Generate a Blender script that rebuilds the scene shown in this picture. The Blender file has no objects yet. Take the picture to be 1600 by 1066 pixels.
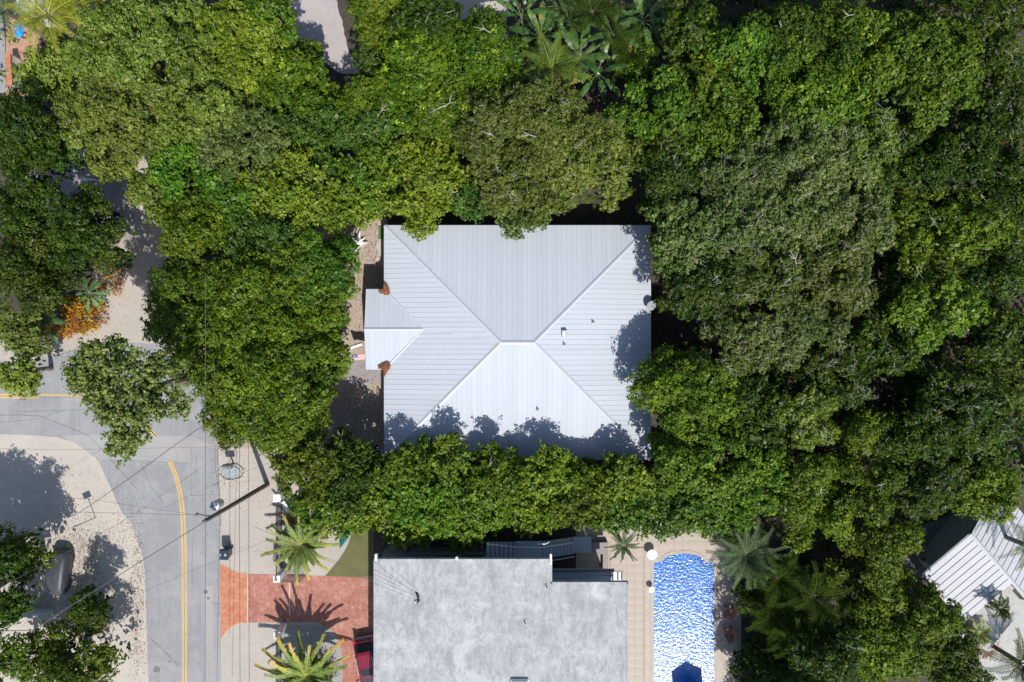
import bpy, math, random
import numpy as np
from mathutils import Vector, Matrix
random.seed(7)
R = math.radians
SC = bpy.context.scene
COL = SC.collection
H = 53.333            # drone height above the ground, metres
S = 0.05              # metres per reference pixel on the ground

# ------------------------------------------------------------------ camera, sky, sun, exposure
cam_d = bpy.data.cameras.new('camera')
cam = bpy.data.objects.new('camera', cam_d)
COL.objects.link(cam)
cam.location = (0, 0, H)
cam_d.sensor_width = 36
cam_d.lens = 24
cam_d.clip_end = 2000
SC.camera = cam
SUNV = Vector((-0.27, 0.73, -1.0)).normalized()     # the way the light travels
world = bpy.data.worlds.new('World')
SC.world = world
world.use_nodes = True
wn = world.node_tree
wn.nodes.clear()
sky = wn.nodes.new('ShaderNodeTexSky')
sky.sky_type = 'NISHITA'
sky.sun_disc = False
sky.sun_elevation = math.asin(-SUNV.z)
sky.sun_rotation = math.atan2(-SUNV.x, -SUNV.y)
bg = wn.nodes.new('ShaderNodeBackground')
bg.inputs[1].default_value = 0.1
wo = wn.nodes.new('ShaderNodeOutputWorld')
wn.links.new(sky.outputs[0], bg.inputs[0])
wn.links.new(bg.outputs[0], wo.inputs[0])
sl = bpy.data.lights.new('sun', 'SUN')
sl.energy = 3.7
sl.angle = R(0.5)
sl.color = (1.0, 0.965, 0.91)
so = bpy.data.objects.new('sun', sl)
so.rotation_euler = SUNV.to_track_quat('-Z', 'Y').to_euler()
so.location = (10, -30, 60)
COL.objects.link(so)
SC.view_settings.view_transform = 'Standard'
SC.view_settings.look = 'None'
SC.view_settings.exposure = 0.45
SC.view_settings.gamma = 1.0
SC.view_settings.use_curve_mapping = False
SC.render.engine = 'CYCLES'
SC.cycles.max_bounces = 6
SC.cycles.diffuse_bounces = 3
SC.cycles.glossy_bounces = 2
SC.cycles.transmission_bounces = 3
SC.cycles.transparent_max_bounces = 4
SC.cycles.caustics_reflective = False
SC.cycles.caustics_refractive = False

def W(px, py, z=0.0):
    k = S * (1 - z / H)
    return Vector(((px - 800) * k, (533 - py) * k, z))
def sc(z): return S * (1 - z / H)

# ------------------------------------------------------------------ materials
def new_mat(name):
    m = bpy.data.materials.new(name)
    m.use_nodes = True
    nt = m.node_tree
    b = nt.nodes['Principled BSDF']
    return m, nt, b
def ramp(nt, fac, cols, pos=None):
    r = nt.nodes.new('ShaderNodeValToRGB')
    el = r.color_ramp.elements
    n = len(cols)
    while len(el) < n: el.new(0.5)
    for i, c in enumerate(cols):
        el[i].position = pos[i] if pos else i / (n - 1)
        el[i].color = (c[0], c[1], c[2], 1)
    nt.links.new(fac, r.inputs[0])
    return r.outputs[0]
def noise(nt, scale, detail=4, rough=0.6, stretch=None, kind='Object', dist=0.0):
    tc = nt.nodes.new('ShaderNodeTexCoord')
    mp = nt.nodes.new('ShaderNodeMapping')
    if stretch: mp.inputs['Scale'].default_value = stretch
    nt.links.new(tc.outputs[kind], mp.inputs[0])
    n = nt.nodes.new('ShaderNodeTexNoise')
    n.inputs['Scale'].default_value = scale
    n.inputs['Detail'].default_value = detail
    n.inputs['Roughness'].default_value = rough
    n.inputs['Distortion'].default_value = dist
    nt.links.new(mp.outputs[0], n.inputs['Vector'])
    return n.outputs[0]
def mix(nt, a, b, fac, mode='MIX'):
    m = nt.nodes.new('ShaderNodeMix')
    m.data_type = 'RGBA'
    m.blend_type = mode
    for sock, v in ((0, fac), (6, a), (7, b)):
        if hasattr(v, 'links') or hasattr(v, 'is_linked'): nt.links.new(v, m.inputs[sock])
        elif sock == 0: m.inputs[0].default_value = v
        else: m.inputs[sock].default_value = (v[0], v[1], v[2], 1)
    return m.outputs[2]
def bump(nt, b, h, strength=0.3, dist=0.02):
    bp = nt.nodes.new('ShaderNodeBump')
    bp.inputs['Strength'].default_value = strength
    bp.inputs['Distance'].default_value = dist
    nt.links.new(h, bp.inputs['Height'])
    nt.links.new(bp.outputs[0], b.inputs['Normal'])
def simple(name, col, rough=0.6, metal=0.0, var=0.12, scale=3.0, bmp=0.15):
    m, nt, b = new_mat(name)
    n = noise(nt, scale, 5)
    lo = tuple(c * (1 - var) for c in col); hi = tuple(min(1, c * (1 + var)) for c in col)
    nt.links.new(ramp(nt, n, [lo, hi], [0.3, 0.7]), b.inputs['Base Color'])
    b.inputs['Roughness'].default_value = rough
    b.inputs['Metallic'].default_value = metal
    if bmp: bump(nt, b, noise(nt, scale * 8, 3), bmp, 0.01)
    return m
def layered(name, base, layers, rough=0.85, bmp=(0.4, 0.02, 12)):
    """base colour plus stain layers: (scale, lo, hi, colour, strength, stretch)"""
    m, nt, b = new_mat(name)
    n0 = noise(nt, 0.35, 6, 0.65)
    c = ramp(nt, n0, [tuple(v * 0.88 for v in base), tuple(min(1, v * 1.1) for v in base)], [0.3, 0.7])
    for (s, lo, hi, colr, st, stretch) in layers:
        nn = noise(nt, s, 5, 0.7, stretch)
        f = ramp(nt, nn, [(0, 0, 0), (st, st, st)], [lo, hi])
        c = mix(nt, c, colr, f)
    nt.links.new(c, b.inputs['Base Color'])
    b.inputs['Roughness'].default_value = rough
    bump(nt, b, noise(nt, bmp[2], 4, 0.7), bmp[0], bmp[1])
    return m

M = {}
M['soil'] = layered('soil', (0.048, 0.040, 0.028), [(1.2, .5, .7, (0.095, 0.078, 0.055), .8, None), (7, .55, .7, (0.14, 0.115, 0.075), .7, None), (16, .6, .68, (0.3, 0.22, 0.17), .7, None)])
M['gravel'] = layered('gravel', (0.42, 0.375, 0.33), [(9, .52, .66, (0.54, 0.49, 0.44), .8, None), (14, .56, .68, (0.22, 0.18, 0.15), .6, None), (.9, .52, .7, (0.40, 0.34, 0.28), .6, None), (22, .63, .68, (0.11, 0.085, 0.07), .7, None)], bmp=(0.8, 0.03, 14))
M['sand'] = layered('sand', (0.46, 0.415, 0.36), [(6, .52, .7, (0.54, 0.5, 0.45), .8, None), (.5, .5, .7, (0.46, 0.40, 0.33), .5, None), (13, .64, .7, (0.2, 0.13, 0.09), .7, None)], bmp=(0.5, 0.02, 14))
M['yard'] = layered('yard', (0.37, 0.30, 0.245), [(8, .5, .65, (0.52, 0.44, 0.37), .8, None), (12, .56, .66, (0.17, 0.12, 0.09), .75, None), (1.5, .5, .7, (0.42, 0.31, 0.24), .5, None)], bmp=(0.9, 0.03, 12))
M['asphalt'] = layered('asphalt', (0.275, 0.275, 0.285), [(.25, .5, .68, (0.36, 0.35, 0.35), .8, None), (1.2, .46, .64, (0.23, 0.23, 0.235), .7, (2.2, .12, 1)), (.8, .5, .62, (0.33, 0.325, 0.32), .6, None), (18, .55, .7, (0.22, 0.22, 0.225), .5, None), (25, .6, .7, (0.42, 0.41, 0.40), .6, None)], bmp=(0.3, 0.01, 30))
M['asphalt_light'] = layered('asphalt_light', (0.33, 0.32, 0.31), [(.5, .5, .68, (0.37, 0.36, 0.35), .8, None), (18, .55, .7, (0.28, 0.275, 0.27), .5, None)], bmp=(0.3, 0.01, 30))
M['asphalt_patch'] = layered('asphalt_patch', (0.335, 0.31, 0.30), [(2, .5, .7, (0.37, 0.35, 0.335), .7, None)], bmp=(0.3, 0.01, 30))
M['old_path'] = layered('old_path', (0.40, 0.355, 0.345), [(4, .5, .7, (0.48, 0.43, 0.41), .7, None), (14, .6, .7, (0.24, 0.21, 0.2), .6, None)])
M['yellow'] = layered('yellow', (0.62, 0.40, 0.13), [(3, .45, .65, (0.40, 0.33, 0.22), .75, None), (14, .5, .7, (0.35, 0.32, 0.27), .6, None)])
M['crack'] = simple('crack', (0.13, 0.125, 0.12), 0.9)
M['stamp_orange'] = layered('stamp_orange', (0.47, 0.165, 0.08), [(1.6, .45, .62, (0.53, 0.26, 0.16), .95, None), (4, .5, .66, (0.38, 0.12, 0.06), .8, None), (8, .6, .7, (0.62, 0.38, 0.27), .6, None)], .75, (.3, .01, 10))
M['stamp_red'] = layered('stamp_red', (0.35, 0.135, 0.095), [(.7, .46, .62, (0.43, 0.20, 0.15), .95, None), (1.9, .52, .66, (0.50, 0.30, 0.23), .85, (1.5, .7, 1)), (3.5, .48, .64, (0.27, 0.09, 0.062), .8, None), (12, .62, .7, (0.58, 0.4, 0.33), .6, None)], .75, (.3, .01, 10))
M['joint_pale'] = simple('joint_pale', (0.58, 0.42, 0.32), 0.9)
M['lawn'] = layered('lawn', (0.135, 0.135, 0.05), [(1, .45, .65, (0.18, 0.155, 0.07), .8, None), (9, .5, .68, (0.09, 0.10, 0.03), .8, None)], bmp=(1, .04, 20))
M['travertine'] = layered('travertine', (0.42, 0.36, 0.305), [(1.4, .48, .65, (0.46, 0.41, 0.36), .8, None), (4, .5, .68, (0.45, 0.34, 0.26), .6, None), (11, .6, .7, (0.38, 0.3, 0.24), .5, None)], .7, (.2, .01, 12))
M['grout'] = simple('grout', (0.385, 0.32, 0.255), 0.9)
M['paver'] = layered('paver', (0.30, 0.27, 0.27), [(3, .48, .65, (0.36, 0.32, 0.31), .8, (1, 4, 1)), (7, .5, .68, (0.19, 0.17, 0.17), .8, (1, 5, 1))])
M['bed_grey'] = layered('bed_grey', (0.33, 0.32, 0.31), [(9, .5, .65, (0.48, 0.46, 0.44), .8, None), (13, .5, .66, (0.15, 0.145, 0.14), .8, None)], bmp=(1, .04, 14))

# white standing seam metal: per-object tone plus faint streaks
def metal_mat(name, col, streak):
    m, nt, b = new_mat(name)
    oi = nt.nodes.new('ShaderNodeObjectInfo')
    a = ramp(nt, oi.outputs['Random'], [tuple(c * .965 for c in col), tuple(c * 1.03 for c in col)])
    n = noise(nt, 1.0, 4, .6)
    c = mix(nt, a, streak, ramp(nt, n, [(0, 0, 0), (.35, .35, .35)], [.45, .75]))
    n2 = noise(nt, 6.0, 4, .7)
    c = mix(nt, c, tuple(v * .8 for v in streak), ramp(nt, n2, [(0, 0, 0), (.3, .3, .3)], [.58, .75]))
    nt.links.new(c, b.inputs['Base Color'])
    b.inputs['Roughness'].default_value = 0.65
    b.inputs['Specular IOR Level'].default_value = .2
    bump(nt, b, noise(nt, 2.5, 2, .5), .12, .01)
    return m
M['roof_metal'] = metal_mat('roof_metal', (0.475, 0.505, 0.55), (0.435, 0.465, 0.51))
M['roof_metal_b'] = metal_mat('roof_metal_b', (0.52, 0.525, 0.55), (0.42, 0.43, 0.46))
M['roof_cap'] = simple('roof_cap', (0.48, 0.51, 0.555), .45, 0, .05)
M['underlay_seam_shade'] = simple('underlay_seam_shade', (0.16, 0.165, 0.18), .8)
M['wall_cream'] = simple('wall_cream', (0.55, 0.46, 0.37), .9, 0, .08)
M['wall_white'] = simple('wall_white', (0.72, 0.71, 0.69), .85, 0, .06)
M['trim_white'] = simple('trim_white', (0.78, 0.78, 0.77), .5, 0, .04)
M['glass'] = simple('glass', (0.03, 0.04, 0.05), .08, 0, .1, 1, 0)
# weathered white roof deck
def deck_mat():
    m, nt, b = new_mat('roof_deck')
    c = ramp(nt, noise(nt, .22, 6, .7), [(0.38, 0.385, 0.39), (0.46, 0.46, 0.465)], [.3, .7])
    for (s, lo, hi, col, st, stv) in [(.45, .46, .62, (0.27, 0.275, 0.285), .8, (1.5, .8, 1)), (1.3, .47, .64, (0.235, 0.24, 0.25), .85, (1.9, .8, 1)), (3.4, .48, .66, (0.24, 0.245, 0.255), .75, (2.2, .8, 1)), (.8, .52, .72, (0.53, 0.53, 0.54), .7, (.8, 1.2, 1)),
                                    (11, .55, .7, (0.24, 0.245, 0.25), .5, (1.3, .8, 1)), (16, .63, .68, (0.12, 0.12, 0.12), .6, None), (.3, .52, .66, (0.52, 0.52, 0.53), .8, None)]:
        f = ramp(nt, noise(nt, s, 7, .78, stv, dist=.6), [(0, 0, 0), (st, st, st)], [lo, hi])
        c = mix(nt, c, col, f)
    nt.links.new(c, b.inputs['Base Color'])
    b.inputs['Roughness'].default_value = .8
    bump(nt, b, noise(nt, 6, 5, .7), .3, .02)
    return m
M['roof_deck'] = deck_mat()
M['grey_paint'] = simple('grey_paint', (0.42, 0.48, 0.52), .6, 0, .06)
M['grey_light'] = simple('grey_light', (0.45, 0.47, 0.48), .6, 0, .06)
M['dark_metal'] = simple('dark_metal', (0.15, 0.16, 0.155), .5, 0, .1)
M['black_metal'] = simple('black_metal', (0.025, 0.025, 0.03), .45, 0, .1)
M['pole_wood'] = layered('pole_wood', (0.15, 0.12, 0.09), [(6, .5, .7, (0.22, 0.19, 0.15), .8, (3, 3, .3)), (10, .5, .7, (0.07, 0.055, 0.04), .8, (3, 3, .3))])
M['wire'] = simple('wire', (0.10, 0.10, 0.10), .5, 0, .1, 3, 0)
M['galv'] = simple('galv', (0.48, 0.51, 0.54), .4, .4, .1)
M['bark'] = layered('bark', (0.20, 0.165, 0.13), [(5, .5, .7, (0.34, 0.30, 0.26), .8, (2, 2, .6)), (9, .5, .7, (0.09, 0.07, 0.055), .7, (3, 3, .5))])
M['twig'] = simple('twig', (0.38, 0.35, 0.30), .85, 0, .2, 2, 0)
M['litter'] = layered('litter', (0.22, 0.075, 0.035), [(6, .45, .62, (0.33, 0.14, 0.06), .9, None), (14, .5, .65, (0.09, 0.035, 0.02), .8, None)], bmp=(1, .05, 12))
M['rust_leaf'] = None

def leaf_mat(name, cols, trans=0.28, rough=0.5, patch=0.35, patch_col=None, spec=0.3):
    """cols: ramp from dark to light leaf colours, chosen per leaf by the face attribute 'tint'"""
    m, nt, b = new_mat(name)
    at = nt.nodes.new('ShaderNodeAttribute'); at.attribute_name = 'tint'
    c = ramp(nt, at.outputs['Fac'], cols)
    oi = nt.nodes.new('ShaderNodeObjectInfo')
    hsv = nt.nodes.new('ShaderNodeHueSaturation')
    mr = nt.nodes.new('ShaderNodeMapRange'); mr.inputs[3].default_value = .488; mr.inputs[4].default_value = .512
    nt.links.new(oi.outputs['Random'], mr.inputs[0]); nt.links.new(mr.outputs[0], hsv.inputs['Hue'])
    mr2 = nt.nodes.new('ShaderNodeMapRange'); mr2.inputs[3].default_value = .92; mr2.inputs[4].default_value = 1.28
    ml = nt.nodes.new('ShaderNodeMath'); ml.operation = 'FRACT'
    mm = nt.nodes.new('ShaderNodeMath'); mm.operation = 'MULTIPLY'; mm.inputs[1].default_value = 7.31
    nt.links.new(oi.outputs['Random'], mm.inputs[0]); nt.links.new(mm.outputs[0], ml.inputs[0])
    nt.links.new(ml.outputs[0], mr2.inputs[0]); nt.links.new(mr2.outputs[0], hsv.inputs['Value'])
    nt.links.new(c, hsv.inputs['Color'])
    c = hsv.outputs[0]
    if patch_col:
        f = ramp(nt, noise(nt, .55, 3, .6), [(0, 0, 0), (patch, patch, patch)], [.5, .68])
        c = mix(nt, c, patch_col, f)
    nt.links.new(c, b.inputs['Base Color'])
    b.inputs['Roughness'].default_value = rough
    b.inputs['Specular IOR Level'].default_value = spec
    tr = nt.nodes.new('ShaderNodeBsdfTranslucent')
    tc = mix(nt, c, (1.0, 1.15, .45), 1.0, 'MULTIPLY')
    nt.links.new(tc, tr.inputs[0])
    ms = nt.nodes.new('ShaderNodeMixShader'); ms.inputs[0].default_value = trans
    out = nt.nodes['Material Output']
    nt.links.new(b.outputs[0], ms.inputs[1]); nt.links.new(tr.outputs[0], ms.inputs[2])
    nt.links.new(ms.outputs[0], out.inputs[0])
    return m
LM = {
 'olive':  leaf_mat('leaf_olive', [(.045, .085, .007), (.15, .215, .025), (.32, .39, .075)], patch_col=(.22, .25, .05), patch=.3),
 'bright': leaf_mat('leaf_bright', [(.024, .060, .0015), (.095, .155, .005), (.22, .28, .016)], patch_col=(.15, .175, .007), patch=.35),
 'grey':   leaf_mat('leaf_grey', [(.03, .06, .007), (.105, .158, .03), (.23, .275, .085)], patch_col=(.20, .19, .075), patch=.35),
 'brown':  leaf_mat('leaf_brown', [(.032, .055, .005), (.10, .14, .018), (.21, .25, .05)], patch_col=(.165, .15, .04), patch=.35),
 'dark':   leaf_mat('leaf_dark', [(.007, .026, .001), (.038, .082, .002), (.12, .175, .010)], patch_col=(.10, .105, .007), patch=.45),
 'vivid':  leaf_mat('leaf_vivid', [(.02, .07, .002), (.078, .165, .007), (.21, .31, .025)], patch_col=(.15, .20, .017), patch=.35),
 'smooth': leaf_mat('leaf_smooth', [(.018, .058, .001), (.06, .12, .003), (.13, .20, .007), (.36, .48, .03)], patch_col=(.12, .145, .005), patch=.35),
 'lime':   leaf_mat('leaf_lime', [(.035, .08, .003), (.14, .215, .010), (.33, .39, .04)], patch_col=(.21, .235, .022), patch=.35),
 'deep':   leaf_mat('leaf_deep', [(.013, .047, .003), (.048, .105, .010), (.14, .21, .03)], patch_col=(.065, .115, .012), patch=.3),
}

# ------------------------------------------------------------------ mesh builder and tagging
class MB:
    def __init__(s): s.v = []; s.f = []
    def add(s, vs, fs):
        o = len(s.v)
        s.v += [tuple(v) for v in vs]; s.f += [tuple(o + i for i in f) for f in fs]
        return s
    def box(s, c, d, rz=0.0, rx=0.0, ry=0.0):
        m = Matrix.Rotation(rz, 3, 'Z') @ Matrix.Rotation(ry, 3, 'Y') @ Matrix.Rotation(rx, 3, 'X')
        c = Vector(c)
        vs = [c + m @ Vector((x * d[0] / 2, y * d[1] / 2, z * d[2] / 2)) for z in (-1, 1) for x, y in ((-1, -1), (1, -1), (1, 1), (-1, 1))]
        return s.add(vs, [(3, 2, 1, 0), (4, 5, 6, 7), (0, 1, 5, 4), (1, 2, 6, 5), (2, 3, 7, 6), (3, 0, 4, 7)])
    def tube(s, pts, rad, n=6, caps=True):
        pts = [Vector(p) for p in pts]
        if not hasattr(rad, '__len__'): rad = [rad] * len(pts)
        vs = []; fs = []
        for i, p in enumerate(pts):
            a = pts[max(0, i - 1)]; b = pts[min(len(pts) - 1, i + 1)]
            t = (b - a); t = t.normalized() if t.length > 1e-9 else Vector((0, 0, 1))
            u = t.orthogonal().normalized() if abs(t.z) > .9 else t.cross(Vector((0, 0, 1))).normalized()
            w = t.cross(u)
            for k in range(n):
                an = 2 * math.pi * k / n
                vs.append(p + (u * math.cos(an) + w * math.sin(an)) * rad[i])
        for i in range(len(pts) - 1):
            for k in range(n):
                fs.append((i * n + k, i * n + (k + 1) % n, (i + 1) * n + (k + 1) % n, (i + 1) * n + k))
        if caps:
            fs.append(tuple(range(n - 1, -1, -1))); fs.append(tuple((len(pts) - 1) * n + k for k in range(n)))
        return s.add(vs, fs)
    def prism(s, poly, z0, z1):
        """poly: list of (x, y); z0, z1 numbers or functions of (x, y)"""
        a = sum(poly[i][0] * poly[(i + 1) % len(poly)][1] - poly[(i + 1) % len(poly)][0] * poly[i][1] for i in range(len(poly)))
        if a < 0: poly = poly[::-1]
        f0 = z0 if callable(z0) else (lambda x, y: z0)
        f1 = z1 if callable(z1) else (lambda x, y: z1)
        n = len(poly)
        vs = [(x, y, f0(x, y)) for x, y in poly] + [(x, y, f1(x, y)) for x, y in poly]
        fs = [tuple(range(n - 1, -1, -1)), tuple(range(n, 2 * n))] + [(i, (i + 1) % n, n + (i + 1) % n, n + i) for i in range(n)]
        return s.add(vs, fs)
    def sheet(s, poly, z):
        a = sum(poly[i][0] * poly[(i + 1) % len(poly)][1] - poly[(i + 1) % len(poly)][0] * poly[i][1] for i in range(len(poly)))
        if a < 0: poly = poly[::-1]
        return s.add([(x, y, z) for x, y in poly], [tuple(range(len(poly)))])
    def lathe(s, prof, c, n=16):
        """prof: list of (r, z)"""
        vs = []; fs = []
        for r, z in prof:
            for k in range(n):
                an = 2 * math.pi * k / n
                vs.append((c[0] + r * math.cos(an), c[1] + r * math.sin(an), c[2] + z))
        for i in range(len(prof) - 1):
            for k in range(n):
                fs.append((i * n + k, i * n + (k + 1) % n, (i + 1) * n + (k + 1) % n, (i + 1) * n + k))
        fs.append(tuple(range(n - 1, -1, -1))); fs.append(tuple((len(prof) - 1) * n + k for k in range(n)))
        return s.add(vs, fs)
    def build(s, name, mat, parent=None, origin=None, smooth=False, bevel=0):
        o0 = Vector(origin) if origin is not None else (Vector(parent['_o']) if parent is not None and '_o' in parent else Vector((0, 0, 0)))
        me = bpy.data.meshes.new(name)
        me.from_pydata([(v[0] - o0.x, v[1] - o0.y, v[2] - o0.z) for v in s.v], [], s.f)
        me.validate()
        if smooth: me.polygons.foreach_set('use_smooth', [True] * len(me.polygons))
        me.materials.append(mat)
        o = bpy.data.objects.new(name, me)
        COL.objects.link(o)
        if parent is not None:
            o.parent = parent
            o['_o'] = tuple(o0)
        elif origin is not None:
            o.location = o0; o['_o'] = tuple(o0)
        else: o['_o'] = (0.0, 0.0, 0.0)
        if bevel:
            md = o.modifiers.new('bevel', 'BEVEL'); md.width = bevel; md.segments = 2; md.limit_method = 'ANGLE'
        return o
def tag(o, label=None, cat=None, group=None, kind=None):
    if label: o['label'] = label
    if cat: o['category'] = cat
    if group: o['group'] = group
    if kind: o['kind'] = kind
    return o
def thing(name, loc, label, cat, group=None):
    o = bpy.data.objects.new(name, None)
    COL.objects.link(o)
    o.location = loc
    o.empty_display_size = .3
    o['_o'] = tuple(loc)
    return tag(o, label, cat, group)
def P2(pts, z=0.0): return [tuple(W(x, y, z)[:2]) for x, y in pts]
def smooth_poly(pts, it=2):
    for _ in range(it):
        q = []
        for i in range(len(pts)):
            a = pts[i]; b = pts[(i + 1) % len(pts)]
            q += [(a[0] * .75 + b[0] * .25, a[1] * .75 + b[1] * .25), (a[0] * .25 + b[0] * .75, a[1] * .25 + b[1] * .75)]
        pts = q
    return pts
def rough_poly(pts, amp=1.2, step=6):
    rr = random.Random(len(pts)); q = []
    for i in range(len(pts)):
        a = pts[i]; b = pts[(i + 1) % len(pts)]
        n = max(1, int(math.hypot(b[0] - a[0], b[1] - a[1]) / step))
        for k in range(n):
            t = k / n
            q.append((a[0] + (b[0] - a[0]) * t + rr.uniform(-amp, amp), a[1] + (b[1] - a[1]) * t + rr.uniform(-amp, amp)))
    return q
def ground_sheet(name, pts, z, mat, kind='structure', label=None):
    o = MB().sheet(P2(pts), z).build(name, mat)
    tag(o, label=label, kind=kind)
    return o

# ------------------------------------------------------------------ the ground
o = MB().sheet([(-300, -300), (300, -300), (300, 300), (-300, 300)], -0.012).build('ground', M['soil']); tag(o, kind='structure')
# sandy verges
ground_sheet('sand_verge', rough_poly([(-200, 660), (160, 660), (250, 800), (250, 1300), (-200, 1300)]), -0.004, M['sand'])
ground_sheet('gravel_verge', [(325, 600), (470, 600), (640, 700), (640, 1300), (325, 1300)], 0.0, M['gravel'])
ground_sheet('gravel_yard', rough_poly([(470, 300), (606, 300), (606, 700), (300, 700), (320, 560), (430, 470)], 2, 8), 0.004, M['yard'])
ground_sheet('sand_path', rough_poly([(-200, 520), (60, 535), (150, 470), (150, 380), (20, 260), (150, 225), (260, 225), (290, 400), (330, 560), (330, 760), (-200, 640)], 2, 8), -0.008, M['gravel'])
ground_sheet('paver_yard', [(60, 240), (172, 262), (214, 262), (206, 372), (150, 376), (40, 380)], 0.006, M['paver'])
ground_sheet('side_lane', rough_poly([(440, -60), (505, -60), (530, 15), (545, 78), (565, 116), (535, 116), (500, 95), (462, 60)], 1.5, 6), 0.002, M['old_path'])
ground_sheet('side_yard', rough_poly([(690, -60), (810, -60), (790, 20), (740, 40), (700, 60)], 2, 6), 0.002, M['gravel'])
# road
road = [(-200, 566), (0, 567), (45, 566), (78, 558), (120, 545), (180, 535), (240, 538), (290, 572), (322, 625), (337, 690), (344, 770), (345, 900), (346, 1300),
        (235, 1300), (232, 1066), (229, 960), (226, 890), (222, 866), (206, 820), (190, 800), (176, 770), (165, 745), (155, 722), (140, 704), (118, 692), (92, 684), (40, 680), (0, 678), (-200, 676)]
ground_sheet('road', rough_poly(road, .5, 9), 0.008, M['asphalt'])
ground_sheet('road_patch', [(95, 681), (150, 679), (300, 681), (337, 698), (343, 775), (300, 770), (299, 724), (172, 719), (150, 716), (120, 694)], 0.012, M['asphalt_light'])
ground_sheet('road_patch', [(320, 915), (334, 915), (334, 1300), (320, 1300)], 0.012, M['asphalt_patch'])
ground_sheet('road_patch', [(300, 700), (341, 700), (343, 775), (300, 770)], 0.014, M['asphalt'])
def strip(pts, w, z):
    mb = MB(); n = len(pts)
    L = []; Rr = []
    for i, p in enumerate(pts):
        a = pts[max(0, i - 1)]; b = pts[min(n - 1, i + 1)]
        d = math.hypot(b[0] - a[0], b[1] - a[1]); nx, ny = -(b[1] - a[1]) / d, (b[0] - a[0]) / d
        L.append((p[0] + nx * w / 2, p[1] + ny * w / 2)); Rr.append((p[0] - nx * w / 2, p[1] - ny * w / 2))
    vs = [(*W(x, y)[:2], z) for x, y in L + Rr]
    for i in range(n - 1):
        mb.add([vs[i], vs[i + 1], vs[n + i + 1], vs[n + i]], [(3, 2, 1, 0) if False else (0, 1, 2, 3)])
    return mb
def bez(pts, it=3):
    for _ in range(it):
        q = [pts[0]]
        for i in range(len(pts) - 1):
            a, b = pts[i], pts[i + 1]
            q += [(a[0] * .75 + b[0] * .25, a[1] * .75 + b[1] * .25), (a[0] * .25 + b[0] * .75, a[1] * .25 + b[1] * .75)]
        q.append(pts[-1]); pts = q
    return pts
def flatten_up(mb):
    return mb
for pts in ([(-200, 616.5), (0, 616.5), (100, 617), (160, 622), (210, 645), (244, 683)], [(-200, 621), (0, 621), (60, 621.5)],
            [(264, 722), (276, 750), (284, 800), (286, 900), (286, 1300)], [(268, 722), (280, 750), (289, 800), (291, 900), (291, 1300)],
            [(222, 660), (232, 668), (246, 682)]):
    mb = strip(bez(pts) if len(pts) > 2 else pts, 3.1, .018)
    tag(mb.build('road_marking', M['yellow']), kind='structure')
cr = MB()
rr = random.Random(5)
def crack(pts, w=.5):
    q = []
    for i in range(len(pts) - 1):
        a, b = pts[i], pts[i + 1]
        n = max(2, int(math.hypot(b[0] - a[0], b[1] - a[1]) / 6))
        for k in range(n):
            t = k / n; q.append((a[0] + (b[0] - a[0]) * t + rr.uniform(-.7, .7), a[1] + (b[1] - a[1]) * t + rr.uniform(-.7, .7)))
    q.append(pts[-1])
    m = strip(q, w, .0165); cr.add(m.v, m.f)
crack([(0, 648), (60, 650), (110, 668), (140, 682), (172, 716), (215, 765)])
crack([(170, 719), (240, 721), (298, 724)], .4); crack([(299, 700), (299, 775)], .4); crack([(298, 774), (344, 772)], .4)
crack([(220, 720), (235, 760), (256, 785)], .4); crack([(300, 840), (301, 915)], .4); crack([(232, 995), (260, 1020), (278, 1040)], .6)
crack([(0, 660), (60, 655), (100, 640)], .35); crack([(329, 942), (344, 944)], .5); crack([(265, 940), (264, 965)], .5)
crack([(336, 700), (337, 740), (341, 765)], .6); crack([(40, 600), (42, 566)], .35); crack([(275, 700), (276, 722)], .3)
tag(cr.build('road_marking', M['crack']), kind='structure')
# driveway of stamped orange and red concrete
ground_sheet('driveway', rough_poly([(344, 883), (352, 884), (362, 891), (372, 896), (386, 897), (386, 973), (376, 974), (362, 980), (352, 990), (345, 1000)], .3, 6), 0.012, M['stamp_orange'])
ground_sheet('driveway', [(388, 897), (437, 898), (600, 903), (600, 1300), (575, 1300), (532, 1070), (535, 1040), (531, 1005), (518, 985), (495, 972), (388, 973)], 0.012, M['stamp_red'])
tag(strip([(387, 896.6), (387, 973.4)], 1.6, .017).build('driveway_edging', M['joint_pale']), kind='structure')
tag(strip([(452.5, 911), (452.5, 962)], 2.0, .017).build('driveway_edging', M['joint_pale']), kind='structure')
tag(strip(bez([(344.5, 882), (356, 884), (368, 894), (386, 896)]), 1.0, .018).build('driveway_edging', M['joint_pale']), kind='structure')
tag(strip(bez([(345, 1002), (352, 988), (368, 974), (386, 974)]), 1.0, .018).build('driveway_edging', M['joint_pale']), kind='structure')
ground_sheet('planting_bed', smooth_poly([(430, 980), (490, 975), (520, 985), (534, 1010), (536, 1050), (532, 1090), (430, 1110)], 2), 0.016, M['bed_grey'])
ground_sheet('planting_bed', smooth_poly([(436, 800), (556, 800), (555, 850), (530, 880), (505, 900), (437, 905)], 1), 0.004, M['gravel'])
ground_sheet('lawn', bez([(552, 800), (549, 840), (535, 868), (508, 900)], 3) + [(510, 901), (620, 902), (620, 780), (552, 780)], 0.008, M['lawn'])
# soil in the covered court north of the flat roofed house
ground_sheet('court_path', [(584, 780), (925, 790), (925, 905), (584, 905)], 0.010, M['soil'])

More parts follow.
